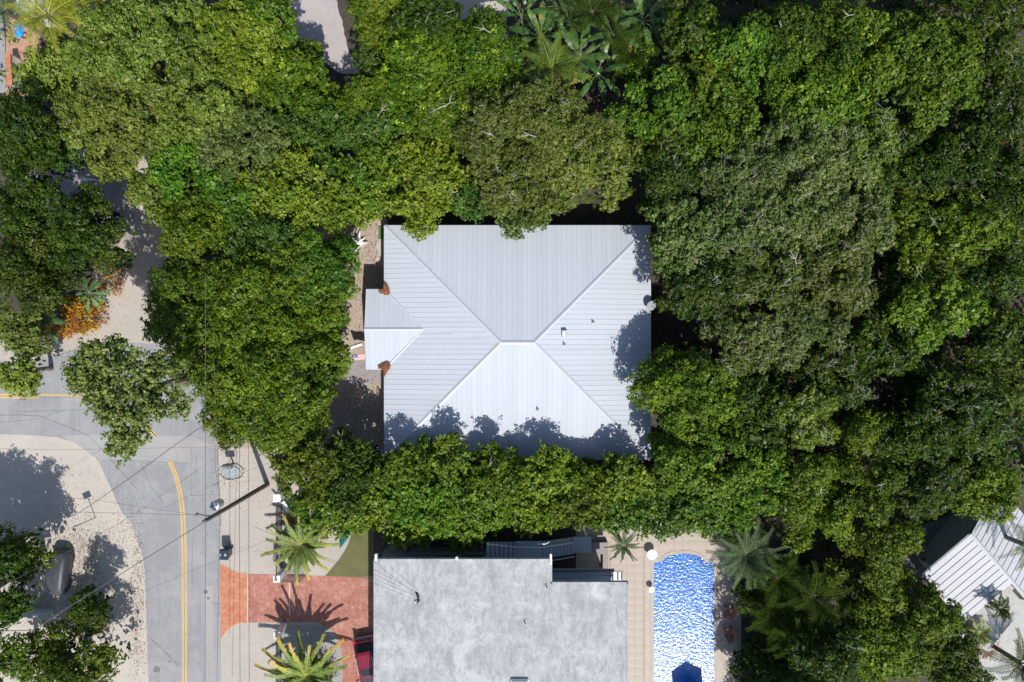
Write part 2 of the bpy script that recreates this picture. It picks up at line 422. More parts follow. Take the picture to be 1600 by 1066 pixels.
# ------------------------------------------------------------------ the main house
ZE = 3.0; SL = 0.20
X0, X1, Y0, Y1 = -9.39, 10.19, -8.73, 8.49
HY = (Y1 - Y0) / 2; CY = (Y0 + Y1) / 2
RX0, RX1 = X0 + HY, X1 - HY
house = thing('house', (0.4, CY, 0), 'single storey house under a white standing seam metal hip roof with a small gabled porch', 'house')
walls = MB()
walls.prism([(X0 + .5, Y0 + .5), (X1 - .5, Y0 + .5), (X1 - .5, Y1 - .5), (X0 + .5, Y1 - .5)], 0, ZE - .12)
walls.build('wall', M['wall_cream'], house)
pw = MB()
PX0 = -10.71; PY0 = -2.06; PY1 = 3.78; PYR = (PY0 + PY1) / 2; PZR = ZE + (PY1 - PYR) * SL; PXT = X0 + (PY1 - PYR)
for yy in (PY0 + .35, PY1 - .35):
    pw2 = MB().box((PX0 + .35, yy, (ZE - .12) / 2), (.3, .3, ZE - .12)); pw2.build('porch_post', M['trim_white'], house)
MB().box(((PX0 + X0) / 2 + .1, PYR, .08), (1.5, 5.2, .16)).build('porch_step', M['paver'], house)
roofb = MB()
f_main = lambda x, y: ZE + min(x - X0, X1 - x, y - Y0, Y1 - y) * SL
# solid roof body (under the panels)
zr = ZE + HY * SL
vs = [(X0, Y0, ZE - .03), (X1, Y0, ZE - .03), (X1, Y1, ZE - .03), (X0, Y1, ZE - .03), (RX0, CY, zr - .03), (RX1, CY, zr - .03),
      (X0, Y0, ZE - .16), (X1, Y0, ZE - .16), (X1, Y1, ZE - .16), (X0, Y1, ZE - .16)]
roofb.add(vs, [(0, 1, 5, 4), (1, 2, 5), (2, 3, 4, 5), (3, 0, 4), (9, 8, 7, 6), (0, 6, 7, 1), (1, 7, 8, 2), (2, 8, 9, 3), (3, 9, 6, 0)])
vs = [(PX0, PY0, ZE - .03), (PXT + .0, PY0, ZE - .03), (PX0, PY1, ZE - .03), (PXT, PY1, ZE - .03), (PX0, PYR, PZR - .03), (PXT, PYR, PZR - .03),
      (PX0, PY0, ZE - .16), (X0, PY0, ZE - .16), (PX0, PY1, ZE - .16), (X0, PY1, ZE - .16), (X0, PY0, ZE - .03), (X0, PY1, ZE - .03)]
roofb.add(vs, [(0, 10, 5, 4), (11, 2, 4, 5), (0, 4, 2), (0, 6, 7, 10), (2, 11, 9, 8), (0, 2, 8, 6), (6, 8, 9, 7)])
roof = roofb.build('roof', M['underlay_seam_shade'], house)
fas = MB()
for a, b in (((X0, Y1), (X1, Y1)), ((X1, Y1), (X1, Y0)), ((X1, Y0), (X0, Y0)), ((X0, Y0), (X0, PY0)), ((X0, PY1), (X0, Y1)), ((PX0, PY1), (X0, PY1)), ((PX0, PY0), (X0, PY0))):
    L = math.hypot(b[0] - a[0], b[1] - a[1]); an = math.atan2(b[1] - a[1], b[0] - a[0])
    fas.box(((a[0] + b[0]) / 2, (a[1] + b[1]) / 2, ZE - .08), (L + .1, .09, .18), an)
fas.build('gutter', M['trim_white'], roof)

def clip(poly, n, d):
    """keep n.p <= d"""
    out = []
    for i in range(len(poly)):
        a = poly[i]; b = poly[(i + 1) % len(poly)]
        da = a[0] * n[0] + a[1] * n[1] - d; db = b[0] * n[0] + b[1] * n[1] - d
        if da <= 0: out.append(a)
        if da * db < 0:
            t = da / (da - db); out.append((a[0] + (b[0] - a[0]) * t, a[1] + (b[1] - a[1]) * t))
    return out
def panels(face, along, zf, width, parent, mat, gap=.0, rib=(.03, .018), thick=.02, name='panel'):
    """cut a roof face (plan polygon) into strips that run along the direction `along`"""
    ax, ay = along; nx, ny = -ay, ax
    ds = [p[0] * nx + p[1] * ny for p in face]
    lo, hi = min(ds), max(ds); n = max(1, round((hi - lo) / width)); w = (hi - lo) / n
    for i in range(n):
        a, b = lo + i * w, lo + (i + 1) * w
        p = clip(clip(face, (nx, ny), b - gap / 2 - .001), (-nx, -ny), -(a + gap / 2 + .001))
        if len(p) < 3: continue
        mb = MB()
        mb.prism(p, lambda x, y: zf(x, y) - .01, lambda x, y: zf(x, y) + thick)
        r = clip(p, (nx, ny), a + gap / 2 + rib[0])
        if len(r) >= 3 and rib[1] > 0:
            mb.prism(r, lambda x, y: zf(x, y) + thick - .004, lambda x, y: zf(x, y) + thick + rib[1])
        mb.build(name, mat, parent)
zt = lambda x, y: ZE + (Y1 - y) * SL
zb = lambda x, y: ZE + (y - Y0) * SL
zl = lambda x, y: ZE + (x - X0) * SL
zrr = lambda x, y: ZE + (X1 - x) * SL
RM = M['roof_metal']
e = .05
panels([(X0 - e, Y1 + e), (X1 + e, Y1 + e), (RX1, CY), (RX0, CY)], (0, 1), zt, .365, roof, RM)
panels([(X0 - e, Y0 - e), (X1 + e, Y0 - e), (RX1, CY), (RX0, CY)], (0, 1), zb, .365, roof, RM)
panels([(X1 + e, Y0 - e), (X1 + e, Y1 + e), (RX1, CY)], (1, 0), zrr, .365, roof, RM)
# left face split by the porch gable
tipx = PXT
panels([(X0 - e, Y1 + e), (RX0, CY), (PXT + .001, PYR), (X0 - e, PY1 + e)], (1, 0), zl, .365, roof, RM)
panels([(X0 - e, Y0 - e), (RX0, CY), (PXT + .001, PYR), (X0 - e, PY0 - e)], (1, 0), zl, .365, roof, RM)
zpt = lambda x, y: ZE + (PY1 - y) * SL
zpb = lambda x, y: ZE + (y - PY0) * SL
panels([(PX0 - e, PY1 + e), (X0 - .0, PY1 + e), (PXT, PYR), (PX0 - e, PYR)], (0, 1), zpt, .365, roof, RM)
panels([(PX0 - e, PY0 - e), (X0 - .0, PY0 - e), (PXT, PYR), (PX0 - e, PYR)], (0, 1), zpb, .365, roof, RM)
def cap(p, q, w=.26, h=.028, mat=None, parent=None, name='ridge_cap'):
    p = Vector(p); q = Vector(q); d = q - p
    mb = MB(); L = d.length
    t = d.normalized(); u = t.cross(Vector((0, 0, 1))).normalized(); up = u.cross(t)
    vs = []
    for c in (p, q):
        for a, b in ((-w / 2, -.03), (0, h), (w / 2, -.03), (0, -.03)):
            vs.append(c + u * a + up * b)
    mb.add(vs, [(0, 1, 5, 4), (1, 2, 6, 5), (2, 3, 7, 6), (3, 0, 4, 7), (3, 2, 1, 0), (4, 5, 6, 7)])
    return mb.build(name, mat or M['roof_cap'], parent or roof)
zz = zr + .06
cap((RX0 - .1, CY, zz), (RX1 + .1, CY, zz))
for (x, y, rx) in ((X0, Y1, RX0), (X0, Y0, RX0), (X1, Y1, RX1), (X1, Y0, RX1)):
    cap((x, y, ZE + .06), (rx, CY, zz))
cap((PX0 - .06, PYR, PZR + .06), (PXT, PYR, PZR + .06), .2)
for yy in (PY0, PY1):
    cap((X0 + .35, yy + (.35 if yy == PY0 else -.35), ZE + .15), (PXT, PYR, PZR + .03), .16, .012, name='valley_flashing')
# windows and a door on the walls under the eaves
def window(parent, c, w, h, ang, mat=None):
    f = MB()
    ca, sa = math.cos(ang), math.sin(ang)
    def bx(dx, dz, sx, sz, t, off=0):
        return ((c[0] + ca * dx - sa * -off, c[1] + sa * dx + ca * -off, c[2] + dz), (sx, t, sz))
    for dx, dz, sx, sz in ((-w / 2, 0, .08, h), (w / 2, 0, .08, h), (0, h / 2, w + .08, .08), (0, -h / 2, w + .08, .08), (0, 0, .05, h - .08)):
        p, d = bx(dx, dz, sx, sz, .08); f.box(p, d, ang)
    fr = f.build('window', M['trim_white'], parent)
    g = MB(); p, d = bx(0, 0, w - .08, h - .08, .03); g.box(p, d, ang); g.build('pane', M['glass'], fr)
for x in (-6.5, -2, 2.5, 7):
    window(house, (x, Y0 + .48, 1.6), 1.3, 1.2, 0); window(house, (x, Y1 - .48, 1.6), 1.3, 1.2, math.pi)
for y in (-6, -1.5, 3, 6.5):
    window(house, (X1 - .48, y, 1.6), 1.2, 1.2, math.pi / 2)
for y in (-5.5, 6.2):
    window(house, (X0 + .48, y, 1.6), 1.3, 1.2, -math.pi / 2)
MB().box((X0 + .46, PYR, 1.05), (.08, 1.0, 2.1)).build('door', M['grey_paint'], house)
# vents on the roof
def box_vent(px, py, z, label, sx=.34, sy=.42):
    c = W(px, py, z); t = thing('roof_vent', c, label, 'vent', 'vents on the white hip roof')
    MB().box((c.x, c.y, c.z + .03), (sx + .1, sy + .1, .06)).build('flashing', M['galv'], t)
    b = MB()
    b.box((c.x, c.y + sy * .35, c.z + .18), (sx, sy * .3, .3)); b.box((c.x - sx * .4, c.y - sy * .1, c.z + .14), (sx * .2, sy * .7, .22)); b.box((c.x + sx * .4, c.y - sy * .1, c.z + .14), (sx * .2, sy * .7, .22))
    b.build('hood', M['grey_light'], t)
    MB().box((c.x, c.y - sy * .12, c.z + .1), (sx * .55, sy * .6, .1)).build('cover', M['trim_white'], t)
def pipe_vent(px, py, z, label):
    c = W(px, py, z); t = thing('vent_pipe', c, label, 'vent pipe', 'vents on the white hip roof')
    MB().lathe([(.16, 0), (.14, .04), (.06, .1)], (c.x, c.y, c.z), 12).build('flashing', M['grey_light'], t)
    MB().tube([(c.x, c.y, c.z - .1), (c.x, c.y, c.z + .32)], .05, 10).build('pipe', M['dark_metal'], t)
def roofz(px, py):
    z = 4.5
    for _ in range(8):
        c = W(px, py, z); z = f_main(c.x, c.y) + .02
    return z
box_vent(881.5, 521, roofz(881.5, 521), 'grey box vent above the small pipe on the east slope of the white roof')
box_vent(627.5, 658, roofz(627.5, 658), 'small box vent in tree shade at the lower left corner of the white roof', .3, .36)
pipe_vent(926.5, 504, roofz(926.5, 504), 'small dark vent pipe right of the box vent on the east slope')
pipe_vent(881.5, 539, roofz(881.5, 539), 'small dark vent pipe just below the box vent on the east slope')
pipe_vent(840, 640, roofz(840, 640), 'small dark vent pipe on the bottom slope of the white roof')
# satellite dish on the east eave
c = W(1017, 477, 3.6); t = thing('satellite_dish', (c.x, c.y, 2.9), 'round pale satellite dish fixed at the right eave of the white roof', 'satellite dish')
MB().tube([(c.x - .25, c.y, 2.85), (c.x - .05, c.y, 3.3), (c.x, c.y, 3.5)], .03, 6).build('mast', M['galv'], t)
d = MB(); n = 20
prof = [(.02, 0), (.15, .01), (.26, .05), (.36, .09), (.38, .11)]
d.lathe(prof, (0, 0, 0), n)
mt = Matrix.Translation((c.x, c.y, 3.5)) @ Matrix.Rotation(R(25), 4, 'X') @ Matrix.Rotation(R(18), 4, 'Y')
d.v = [tuple(mt @ Vector(v)) for v in d.v]
d.build('dish', simple('dish_grey', (.27, .28, .30), .7), t, smooth=False)
MB().tube([mt @ Vector((0, 0, .03)), mt @ Vector((.1, -.1, .45))], .02, 5).build('feed_arm', M['dark_metal'], t)
# dead leaves piled at the ends of the porch valleys
def litter_pile(pts, z, label, zh=.16):
    poly = P2(pts, z)
    cx = sum(p[0] for p in poly) / len(poly); cy = sum(p[1] for p in poly) / len(poly)
    mb = MB(); rr = random.Random(len(pts) * 7)
    mb.add([(x, y, z - .02) for x, y in poly] + [(x * .55 + cx * .45, y * .55 + cy * .45, z + zh * rr.uniform(.6, 1)) for x, y in poly] + [(cx, cy, z + zh)],
           [(i, (i + 1) % len(poly), len(poly) + (i + 1) % len(poly), len(poly) + i) for i in range(len(poly))] + [(len(poly) + i, len(poly) + (i + 1) % len(poly), 2 * len(poly)) for i in range(len(poly))])
    for _ in range(160):
        i = rr.randrange(len(poly)); f = rr.random(); a = poly[i]; b = poly[(i + 1) % len(poly)]
        ex, ey = a[0] * f + b[0] * (1 - f), a[1] * f + b[1] * (1 - f); q = math.sqrt(rr.random()) * 1.04
        x, y = cx + (ex - cx) * q, cy + (ey - cy) * q
        zc = z + zh * (1 - q * .8) + .03; an = rr.uniform(0, 6.28); s = rr.uniform(.05, .09)
        mb.add([(x + s * math.cos(an), y + s * math.sin(an), zc + rr.uniform(-.03, .04)), (x - s * .5 * math.sin(an), y + s * .5 * math.cos(an), zc), (x - s * math.cos(an), y - s * math.sin(an), zc + rr.uniform(-.03, .04)), (x + s * .5 * math.sin(an), y - s * .5 * math.cos(an), zc)], [(0, 1, 2, 3)])
    tag(mb.build('leaf_litter_pile', M['litter'], origin=(cx, cy, z)), label, 'leaf pile')
litter_pile([(600.5, 443), (605, 446), (608, 452), (609, 458), (606, 461), (600, 460), (593, 457), (591, 454), (597, 453), (600, 449)], 3.25, 'rust brown pile of dead leaves at the upper corner between porch and roof')
litter_pile([(600.5, 589), (604, 582), (609, 576), (610, 570), (606, 567), (602, 567), (596, 570), (590, 575), (597, 577), (600, 581)], 3.25, 'rust brown pile of dead leaves at the lower corner between porch and roof')

# ------------------------------------------------------------------ the flat roofed house
ZF = 6.3
fh = thing('flat_roof_house', (W(780, 980, ZF).x, W(780, 980, ZF).y, 0), 'two storey house with a streaked white flat roof beside the blue pool', 'house')
fx0 = W(585.5, 0, ZF).x; fx1 = W(980, 0, ZF).x; fxs = W(861, 0, ZF).x
fy1 = W(0, 875, ZF).y; fys = W(0, 911, ZF).y; fy0 = W(0, 1180, ZF).y
outl = [(fx0, fy0), (fx1, fy0), (fx1, fys), (fxs, fys), (fxs, fy1), (fx0, fy1)]
rf = MB().prism(outl, ZF - .3, ZF).build('roof', M['roof_deck'], fh)
ed = MB()
for i in range(6):
    a, b = outl[i], outl[(i + 1) % 6]
    L = math.hypot(b[0] - a[0], b[1] - a[1]); an = math.atan2(b[1] - a[1], b[0] - a[0]); nx, ny = math.sin(an), -math.cos(an)
    ed.box(((a[0] + b[0]) / 2 + nx * .02, (a[1] + b[1]) / 2 + ny * .02, ZF - .13), (L + .12, .1, .34), an)
ed.build('roof_edge', M['roof_deck'], rf)
for (px, py, w_, h_) in ((588, 870, .16, .42), (714, 872, .16, .2), (860.5, 873, .14, .7)):
    c = W(px, py, ZF); MB().box((c.x, c.y - .0, ZF + .02), (w_, h_, .3)).build('downpipe_head', M['trim_white'], rf)
ins = .45
wl = MB(); wl.prism([(fx0 + ins, fy0 + ins), (fx1 - ins, fy0 + ins), (fx1 - ins, fys - 2.2), (fxs - ins, fys - 2.2), (fxs - ins, fy1 - 2.6), (fx0 + ins, fy1 - 2.6)], 0, ZF - .32)
wl.build('wall', M['wall_white'], fh)
for y in (-20, -23.5): window(fh, (fx0 + ins - .02, y, 4.4), 1.4, 1.3, -math.pi / 2); window(fh, (fx1 - ins + .02, y, 4.4), 1.4, 1.3, math.pi / 2); window(fh, (fx1 - ins + .02, y, 1.5), 1.8, 1.6, math.pi / 2)
for x in (-6.5, -2.5): window(fh, (x, fy1 - 2.58, 4.4), 1.4, 1.5, math.pi); window(fh, (x, fy1 - 2.58, 1.4), 1.4, 1.5, math.pi)
# service mast and cables on the flat roof
t = thing('cable_mast', W(652, 935, ZF), 'bent dark service mast standing on the flat white roof', 'mast')
c = W(656, 938, ZF)
MB().tube([(W(650, 926, ZF).x, W(650, 926, ZF).y, ZF + .02), (W(654, 931, ZF).x, W(654, 931, ZF).y, ZF + .25), (W(656, 936, ZF).x, W(656, 936, ZF).y, ZF + .3), (W(651, 943, ZF).x, W(651, 943, ZF).y, ZF + .02)], .06, 7).build('pipe', M['black_metal'], t)
MB().box((c.x - .18, c.y - .1, ZF + .05), (.3, .2, .1), .5).build('base', M['grey_light'], t)
for (px, py, lb) in ((820, 972, 'small dark vent stub in the middle of the flat white roof'), (854, 916, 'tiny grey bracket beside the inner corner of the flat white roof')):
    c = W(px, py, ZF); t = thing('vent_stub', c, lb, 'vent')
    MB().box((c.x, c.y, ZF + .03), (.2, .26, .06)).build('base', M['grey_light'], t)
    MB().tube([(c.x - .04, c.y + .08, ZF + .03), (c.x + .04, c.y - .06, ZF + .22)], .045, 8).build('pipe', M['black_metal'], t)
c = W(812, 1064, ZF); t = thing('roof_hatch', c, 'grey hatch at the bottom edge of the flat white roof', 'roof hatch')
MB().box((c.x, c.y - .1, ZF + .1), (1.2, .5, .2)).build('curb', M['wall_white'], t)
MB().box((c.x, c.y - .1, ZF + .22), (1.1, .42, .05)).build('lid', M['dark_metal'], t)
# balcony on the north side
bal = thing('balcony', (-5.5, fy1 - .8, 3.0), 'dark railed balcony along the upper edge of the flat roofed house', 'balcony')
by = -15.28
MB().box(((W(598, 0, 3.1).x + W(758, 0, 3.1).x) / 2, by - .95, 2.95), (7.6, 2.0, .14)).build('deck', M['dark_metal'], bal)
bx0 = W(598, 0, 3.1).x; bx1 = W(760, 0, 3.1).x
MB().box(((bx0 + bx1) / 2, by, 4.15), (bx1 - bx0, .09, .09)).build('rail', M['dark_metal'], bal)
MB().box(((bx0 + bx1) / 2, by, 3.14), (bx1 - bx0, .09, .09)).build('rail', M['dark_metal'], bal)
for i in range(5):
    x = bx0 + (bx1 - bx0) * i / 4
    MB().box((x, by, 3.1), (.14, .1, 6.0)).build('post', M['dark_metal'], bal)
sp = MB().box((0, 0, 0), (.035, .035, .92)).build('baluster', M['dark_metal'], bal, origin=(0, 0, 0))
sp.location = (bx0 + .15 - bal.location.x, by - bal.location.y, 3.64 - 3.0)
nb = int((bx1 - bx0 - .3) / .14)
for i in range(1, nb):
    q = sp.copy(); COL.objects.link(q); q.parent = bal; q.location.x = sp.location.x + i * .14
# grey outside staircase
st = thing('outside_staircase', (W(840, 860, 2).x, W(840, 860, 2).y, 0), 'grey outside staircase with pale handrails above the flat roof edge', 'staircase')
def slab(x0, x1, y0, y1, z, mat, name='landing', th=.12, rot=0):
    a = W(x0, y0, z); b = W(x1, y1, z)
    return MB().box(((a.x + b.x) / 2, (a.y + b.y) / 2, z - th / 2), (abs(b.x - a.x), abs(b.y - a.y), th)).build(name, mat, st)
slab(806, 847, 846, 880, 2.9, M['grey_paint'])
slab(896, 924, 839, 864, 1.3, M['grey_paint'])
for i in range(7):
    slab(760 + i * 7, 765.8 + i * 7, 847, 878, 4.1 - i * .17, M['grey_paint'], 'tread', .05)
for i in range(9):
    slab(848 + i * 5.5, 852.9 + i * 5.5, 847 - i * .7, 873 - i * .9, 2.7 - i * .155, M['grey_paint'], 'tread', .05)
def rail3(pts, r, mat, parent, name='handrail'):
    return MB().tube([W(*p) for p in pts], r, 6).build(name, mat, parent)
rail3([(760, 850, 5.0), (806, 855, 3.9), (845, 855.5, 3.8), (896, 848, 2.2)], .035, M['trim_white'], st)
rail3([(862, 876, 3.3), (897, 870, 2.1)], .04, M['grey_light'], st)
rail3([(806, 847, 3.8), (847, 847, 3.8), (896, 840, 2.2)], .03, M['grey_light'], st)
rail3([(839, 850, 3.95), (852, 850, 3.9), (858, 847, 3.6)], .05, M['trim_white'], st)
for (px, py, z, h) in ((806, 855, 3.9, 1), (845, 855.5, 3.8, .95), (896, 848, 2.2, .9), (870, 852, 3.0, .9)):
    c = W(px, py, z); MB().box((c.x, c.y, z - h / 2), (.06, .06, h)).build('post', M['grey_light'], st)
# second balcony band at the right
b2 = thing('balcony', (W(915, 902, 3).x, W(915, 902, 3).y, 3), 'slate grey balcony above the flat roof beside the pool deck', 'balcony')
a = W(861, 892, 3.3); b = W(960, 915, 3.3)
MB().box(((a.x + b.x) / 2, (a.y + b.y) / 2, 3.2), (b.x - a.x, 1.3, .12)).build('deck', M['grey_paint'], b2)
MB().box(((a.x + b.x) / 2, a.y - .42, 3.31), (b.x - a.x - .1, .07, .1)).build('gutter', M['grey_light'], b2)
MB().box(((a.x + b.x) / 2, a.y + .02, 3.35), (b.x - a.x, .08, .3)).build('edge_beam', M['dark_metal'], b2)
for px in (958, 966, 972):
    c = W(px, 893, 3.6); MB().box((c.x, c.y - .35, 3.6), (.06, .75, .08)).build('post', M['dark_metal'], b2)
c = W(965, 900, 3.5); MB().box((c.x, c.y - .12, 3.45), (.62, .8, .05)).build('glass_panel', M['trim_white'], b2)
c = W(966, 893, 3.65); MB().box((c.x, c.y, 3.65), (.75, .07, .07)).build('rail', M['dark_metal'], b2)
# low planter wall round the sunken court
pl = thing('planter_wall', (W(935, 870).x, W(935, 870).y, 0), 'low brown planter wall round the dark court by the staircase', 'wall')
for (x0, y0, x1, y1) in ((924, 848, 950, 866), (942, 866, 950, 893)):
    a = W(x0, y0, .5); b = W(x1, y1, .5)
    MB().box(((a.x + b.x) / 2, (a.y + b.y) / 2, .25), (b.x - a.x, a.y - b.y, .5)).build('segment', M['paver'], pl)

# ------------------------------------------------------------------ pool and deck
patio = MB().sheet(P2([(900, 780), (1158, 780), (1158, 1300), (900, 1300)]), 0.012).build('patio', M['grout'], origin=(12, -20, 0.0)); tag(patio, kind='structure')
def pool_outline(off=0):
    L, Rr_, T = 1021.5 - off, 1116 + off, 879 - off
    pts = [(L, 1300), (L, T), (1034 - off * .3, 877 - off)]
    for i in range(13):
        a = math.pi - math.pi * i / 12
        pts.append((1068 + (34 + off * .2) * math.cos(a), 879 - off - 14 * math.sin(a)))
    pts += [(Rr_, T), (Rr_, 1300)]
    return pts
pool = thing('swimming_pool', (W(1069, 980).x, W(1069, 980).y, 0), 'long blue swimming pool with a rounded top end and glittering water', 'pool')
def ring(inner, outer, z0, z1):
    a = P2(inner); b = P2(outer); mb = MB(); n = len(a)
    vs = [(x, y, z1) for x, y in a] + [(x, y, z1) for x, y in b] + [(x, y, z0) for x, y in a] + [(x, y, z0) for x, y in b]
    fs = []
    for i in range(n - 1):
        fs += [(i, i + 1, n + i + 1, n + i), (2 * n + i, 2 * n + i + 1, i + 1, i), (n + i, n + i + 1, 3 * n + i + 1, 3 * n + i)]
    return mb.add(vs, fs)
ring(pool_outline(0), pool_outline(5), .0, .034).build('coping', M['travertine'], pool)
m, nt, b = new_mat('pool_water')
c_ = ramp(nt, noise(nt, 1.2, 3, .6), [(0.002, 0.09, 0.38), (0.02, 0.18, 0.54)], [.35, .65])
nt.links.new(c_, b.inputs['Base Color'])
b.inputs['Roughness'].default_value = .17
b.inputs['IOR'].default_value = 1.55
b.inputs['Specular IOR Level'].default_value = .5
def wave(scale, det, rough, stretch, dist):
    return noise(nt, scale, det, rough, stretch, dist=dist)
w1 = wave(4.2, 4, .62, (1, 1.2, 1), .3)
bp = nt.nodes.new('ShaderNodeBump'); bp.inputs['Strength'].default_value = 1.0; bp.inputs['Distance'].default_value = .03
nt.links.new(w1, bp.inputs['Height']); nt.links.new(bp.outputs[0], b.inputs['Normal'])
M['water'] = m
MB().sheet(P2(pool_outline(-.2)), .026).build('water', m, pool)
# paving tiles of the deck, each a piece of its own
tl = MB().box((0, 0, 0), (.612, .612, .02)).build('tile', M['travertine'], patio, origin=(0, 0, 0)); first = True
pc = W(1068, 879)
for i in range(9999):
    gx, gy = i % 26, i // 26
    if gy > 26: break
    x = W(905, 0).x + gx * .62 + .31; y = W(0, 783).y - gy * .62 - .31
    px = x / S + 800; py = 533 - y / S
    if px > 1152 or px < 905: continue
    if py > 858 and 1010 < px < 1127: continue
    if px < 1014 - 62 and py > 848 : continue
    if px < 975 and py > 905: continue
    q = tl if first else tl.copy()
    if not first: COL.objects.link(q); q.parent = patio
    first = False
    q.location = (x - 12, y + 20, .022 + random.uniform(-.0006, .0006))
# fill between the tile grid and the pool edge
tag(MB().sheet(P2([(1008, 855), (1130, 855), (1130, 1300), (1008, 1300)]), .017).build('patio_edge', M['travertine']), kind='structure')
for (px, py, r, h, lb) in ((1019, 867, .40, .62, 'larger round white side table at the top left corner of the pool'), (1018.5, 922, .235, .5, 'smaller round white side table at the left pool edge')):
    c = W(px, py, h); t = thing('side_table', (c.x, c.y, 0), lb, 'table', 'round white tables beside the pool')
    MB().lathe([(r * .96, h - .05), (r, h - .04), (r, h - .01), (r * .97, h)], (c.x, c.y, 0), 28).build('tabletop', M['trim_white'], t)
    MB().lathe([(r * .5, 0.03), (r * .5, .05), (.05, .08), (.05, h - .05)], (c.x, c.y, 0), 16).build('base', M['trim_white'], t)
# adirondack chairs
M['chair_wood'] = simple('chair_wood', (0.27, 0.11, 0.07), .6, 0, .15)
def chair(px, py, rz, label, stool=False):
    c = W(px, py, .3); t = thing('lounge_chair', (c.x, c.y, .03), label, 'chair', 'brown slatted chairs right of the pool')
    def T(mb):
        m = Matrix.Translation((c.x, c.y, .03)) @ Matrix.Rotation(rz, 4, 'Z')
        mb.v = [tuple(m @ Vector(v)) for v in mb.v]; return mb
    for i in range(5): T(MB().box((-.24 + i * .12, 0, .36), (.1, .52, .025), rx=.1)).build('seat_slat', M['chair_wood'], t)
    for i in range(5): T(MB().box((-.24 + i * .12, .34, .62), (.1, .03, .62 - abs(i - 2) * .05), rx=-.35)).build('back_slat', M['chair_wood'], t)
    for s in (-1, 1):
        T(MB().box((s * .36, 0, .58), (.12, .68, .025))).build('armrest', M['chair_wood'], t)
        T(MB().box((s * .34, -.25, .29), (.05, .08, .56))).build('leg', M['chair_wood'], t)
        T(MB().box((s * .34, .27, .29), (.05, .08, .56))).build('leg', M['chair_wood'], t)
    return t
chair(1138, 956, R(-95), 'upper brown slatted chair facing the right pool edge')
chair(1138, 988, R(-80), 'lower brown slatted chair beside its footstool right of the pool')
c = W(1141, 999, .2); t = thing('footstool', (c.x, c.y, .03), 'brown slatted footstool below the lower poolside chair', 'footstool')
for i in range(4): MB().box((c.x, c.y - .16 + i * .11, .33), (.5, .09, .025), .2).build('slat', M['chair_wood'], t)
for sx in (-1, 1):
    for sy in (-1, 1): MB().box((c.x + sx * .2, c.y + sy * .14, .17), (.05, .05, .3)).build('leg', M['chair_wood'], t)
# blue parasol south of the frame, its shadow lies on the water
M['parasol'] = simple('parasol', (0.03, 0.10, 0.3), .8)
pg = Vector((W(1086, 0).x, W(0, 1094).y, 0)); t = thing('parasol', pg, 'blue poolside parasol whose six sided shadow falls on the water', 'parasol')
cnp = MB(); vs = [(pg.x + 1.35 * math.cos(R(60 * i + 95)), pg.y + 1.35 * math.sin(R(60 * i + 95)), 2.35) for i in range(6)] + [(pg.x, pg.y, 2.85)]
cnp.add(vs, [(i, (i + 1) % 6, 6) for i in range(6)]).build('canopy', M['parasol'], t)
MB().tube([pg, pg + Vector((0, 0, 2.85))], .03, 8).build('pole', M['galv'], t)
MB().lathe([(.3, 0), (.3, .1), (.06, .16)], pg, 16).build('base', M['galv'], t)

# ------------------------------------------------------------------ neighbour house at the lower right
nh = thing('neighbour_house', (W(1580, 960).x, W(1580, 960).y, 0), 'neighbouring house with a turned white ribbed metal roof at the lower right corner', 'house')
A, B, C_, D = W(1517, 834, 4.6), W(1443, 897, 3.5), W(1504, 975, 3.5), W(1582, 909, 4.6)
rd = (D - A).normalized(); sd = (B - A).normalized()
sd2 = Vector((-sd.x, -sd.y, sd.z)).normalized()
D2 = A + rd * 7.5
E = A + Vector((-(B - A).x, -(B - A).y, (B - A).z)); F = E + rd * 7.5
def planez(a, b, c):
    n = (b - a).cross(c - a)
    return lambda x, y: a.z - (n.x * (x - a.x) + n.y * (y - a.y)) / n.z
nroof = MB()
nroof.add([A - Vector((0, 0, .05)), B - Vector((0, 0, .05)), C_ - Vector((0, 0, .05)), D - Vector((0, 0, .05)), D2 - Vector((0, 0, .05)), E - Vector((0, 0, .05)), F - Vector((0, 0, .05))], [(0, 1, 2, 3), (0, 4, 6, 5)])
nroof = nroof.build('roof', M['underlay_seam_shade'], nh)  # dark sheet showing in the panel gaps imitates the shadows of the seams
al = (sd.x / math.hypot(sd.x, sd.y), sd.y / math.hypot(sd.x, sd.y))
z1f = planez(A, B, C_); z2f = planez(A, E, F)
panels([(v.x, v.y) for v in (A, B, C_, D)], al, z1f, .45, nroof, M['roof_metal_b'], gap=.05, rib=(0, 0))
panels([(v.x, v.y) for v in (A, D2, F, E)], al, z2f, .45, nroof, M['roof_metal_b'], gap=.05, rib=(0, 0))
cap(A + Vector((0, 0, .03)), D2 + Vector((0, 0, .03)), .3, .06, M['grey_light'], nroof)
for a, b in ((B, C_), (C_, D), (A, B)):
    m_ = (a + b) / 2; L = (b - a).length
    MB().tube([a + Vector((0, 0, -.05)), b + Vector((0, 0, -.05))], .06, 4).build('roof_edge', M['trim_white'], nroof)
q = [(v.x, v.y) for v in (C_, D, D2, D2 + (C_ - D))]
MB().prism(q, 3.0, 3.25).build('terrace', simple('terrace', (.42, .41, .39), .85), nh)
cc = (A + B + C_ + D2 + F + E) / 6
MB().prism([(v.x * .72 + cc.x * .28, v.y * .72 + cc.y * .28) for v in (B, C_, D, D2, F, E)], 0, 2.9).build('wall', M['grey_light'], nh)
ground_sheet('neighbour_patio', [(1480, 985), (1560, 930), (1720, 960), (1720, 1200), (1560, 1130)], .006, simple('terrace', (.42, .41, .39), .85))
bm_ = D + (D2 - D) * .12
MB().tube([W(1580, 909, 4.2), W(1612, 944, 4.2)], .16, 4).build('beam', M['dark_metal'], nh)
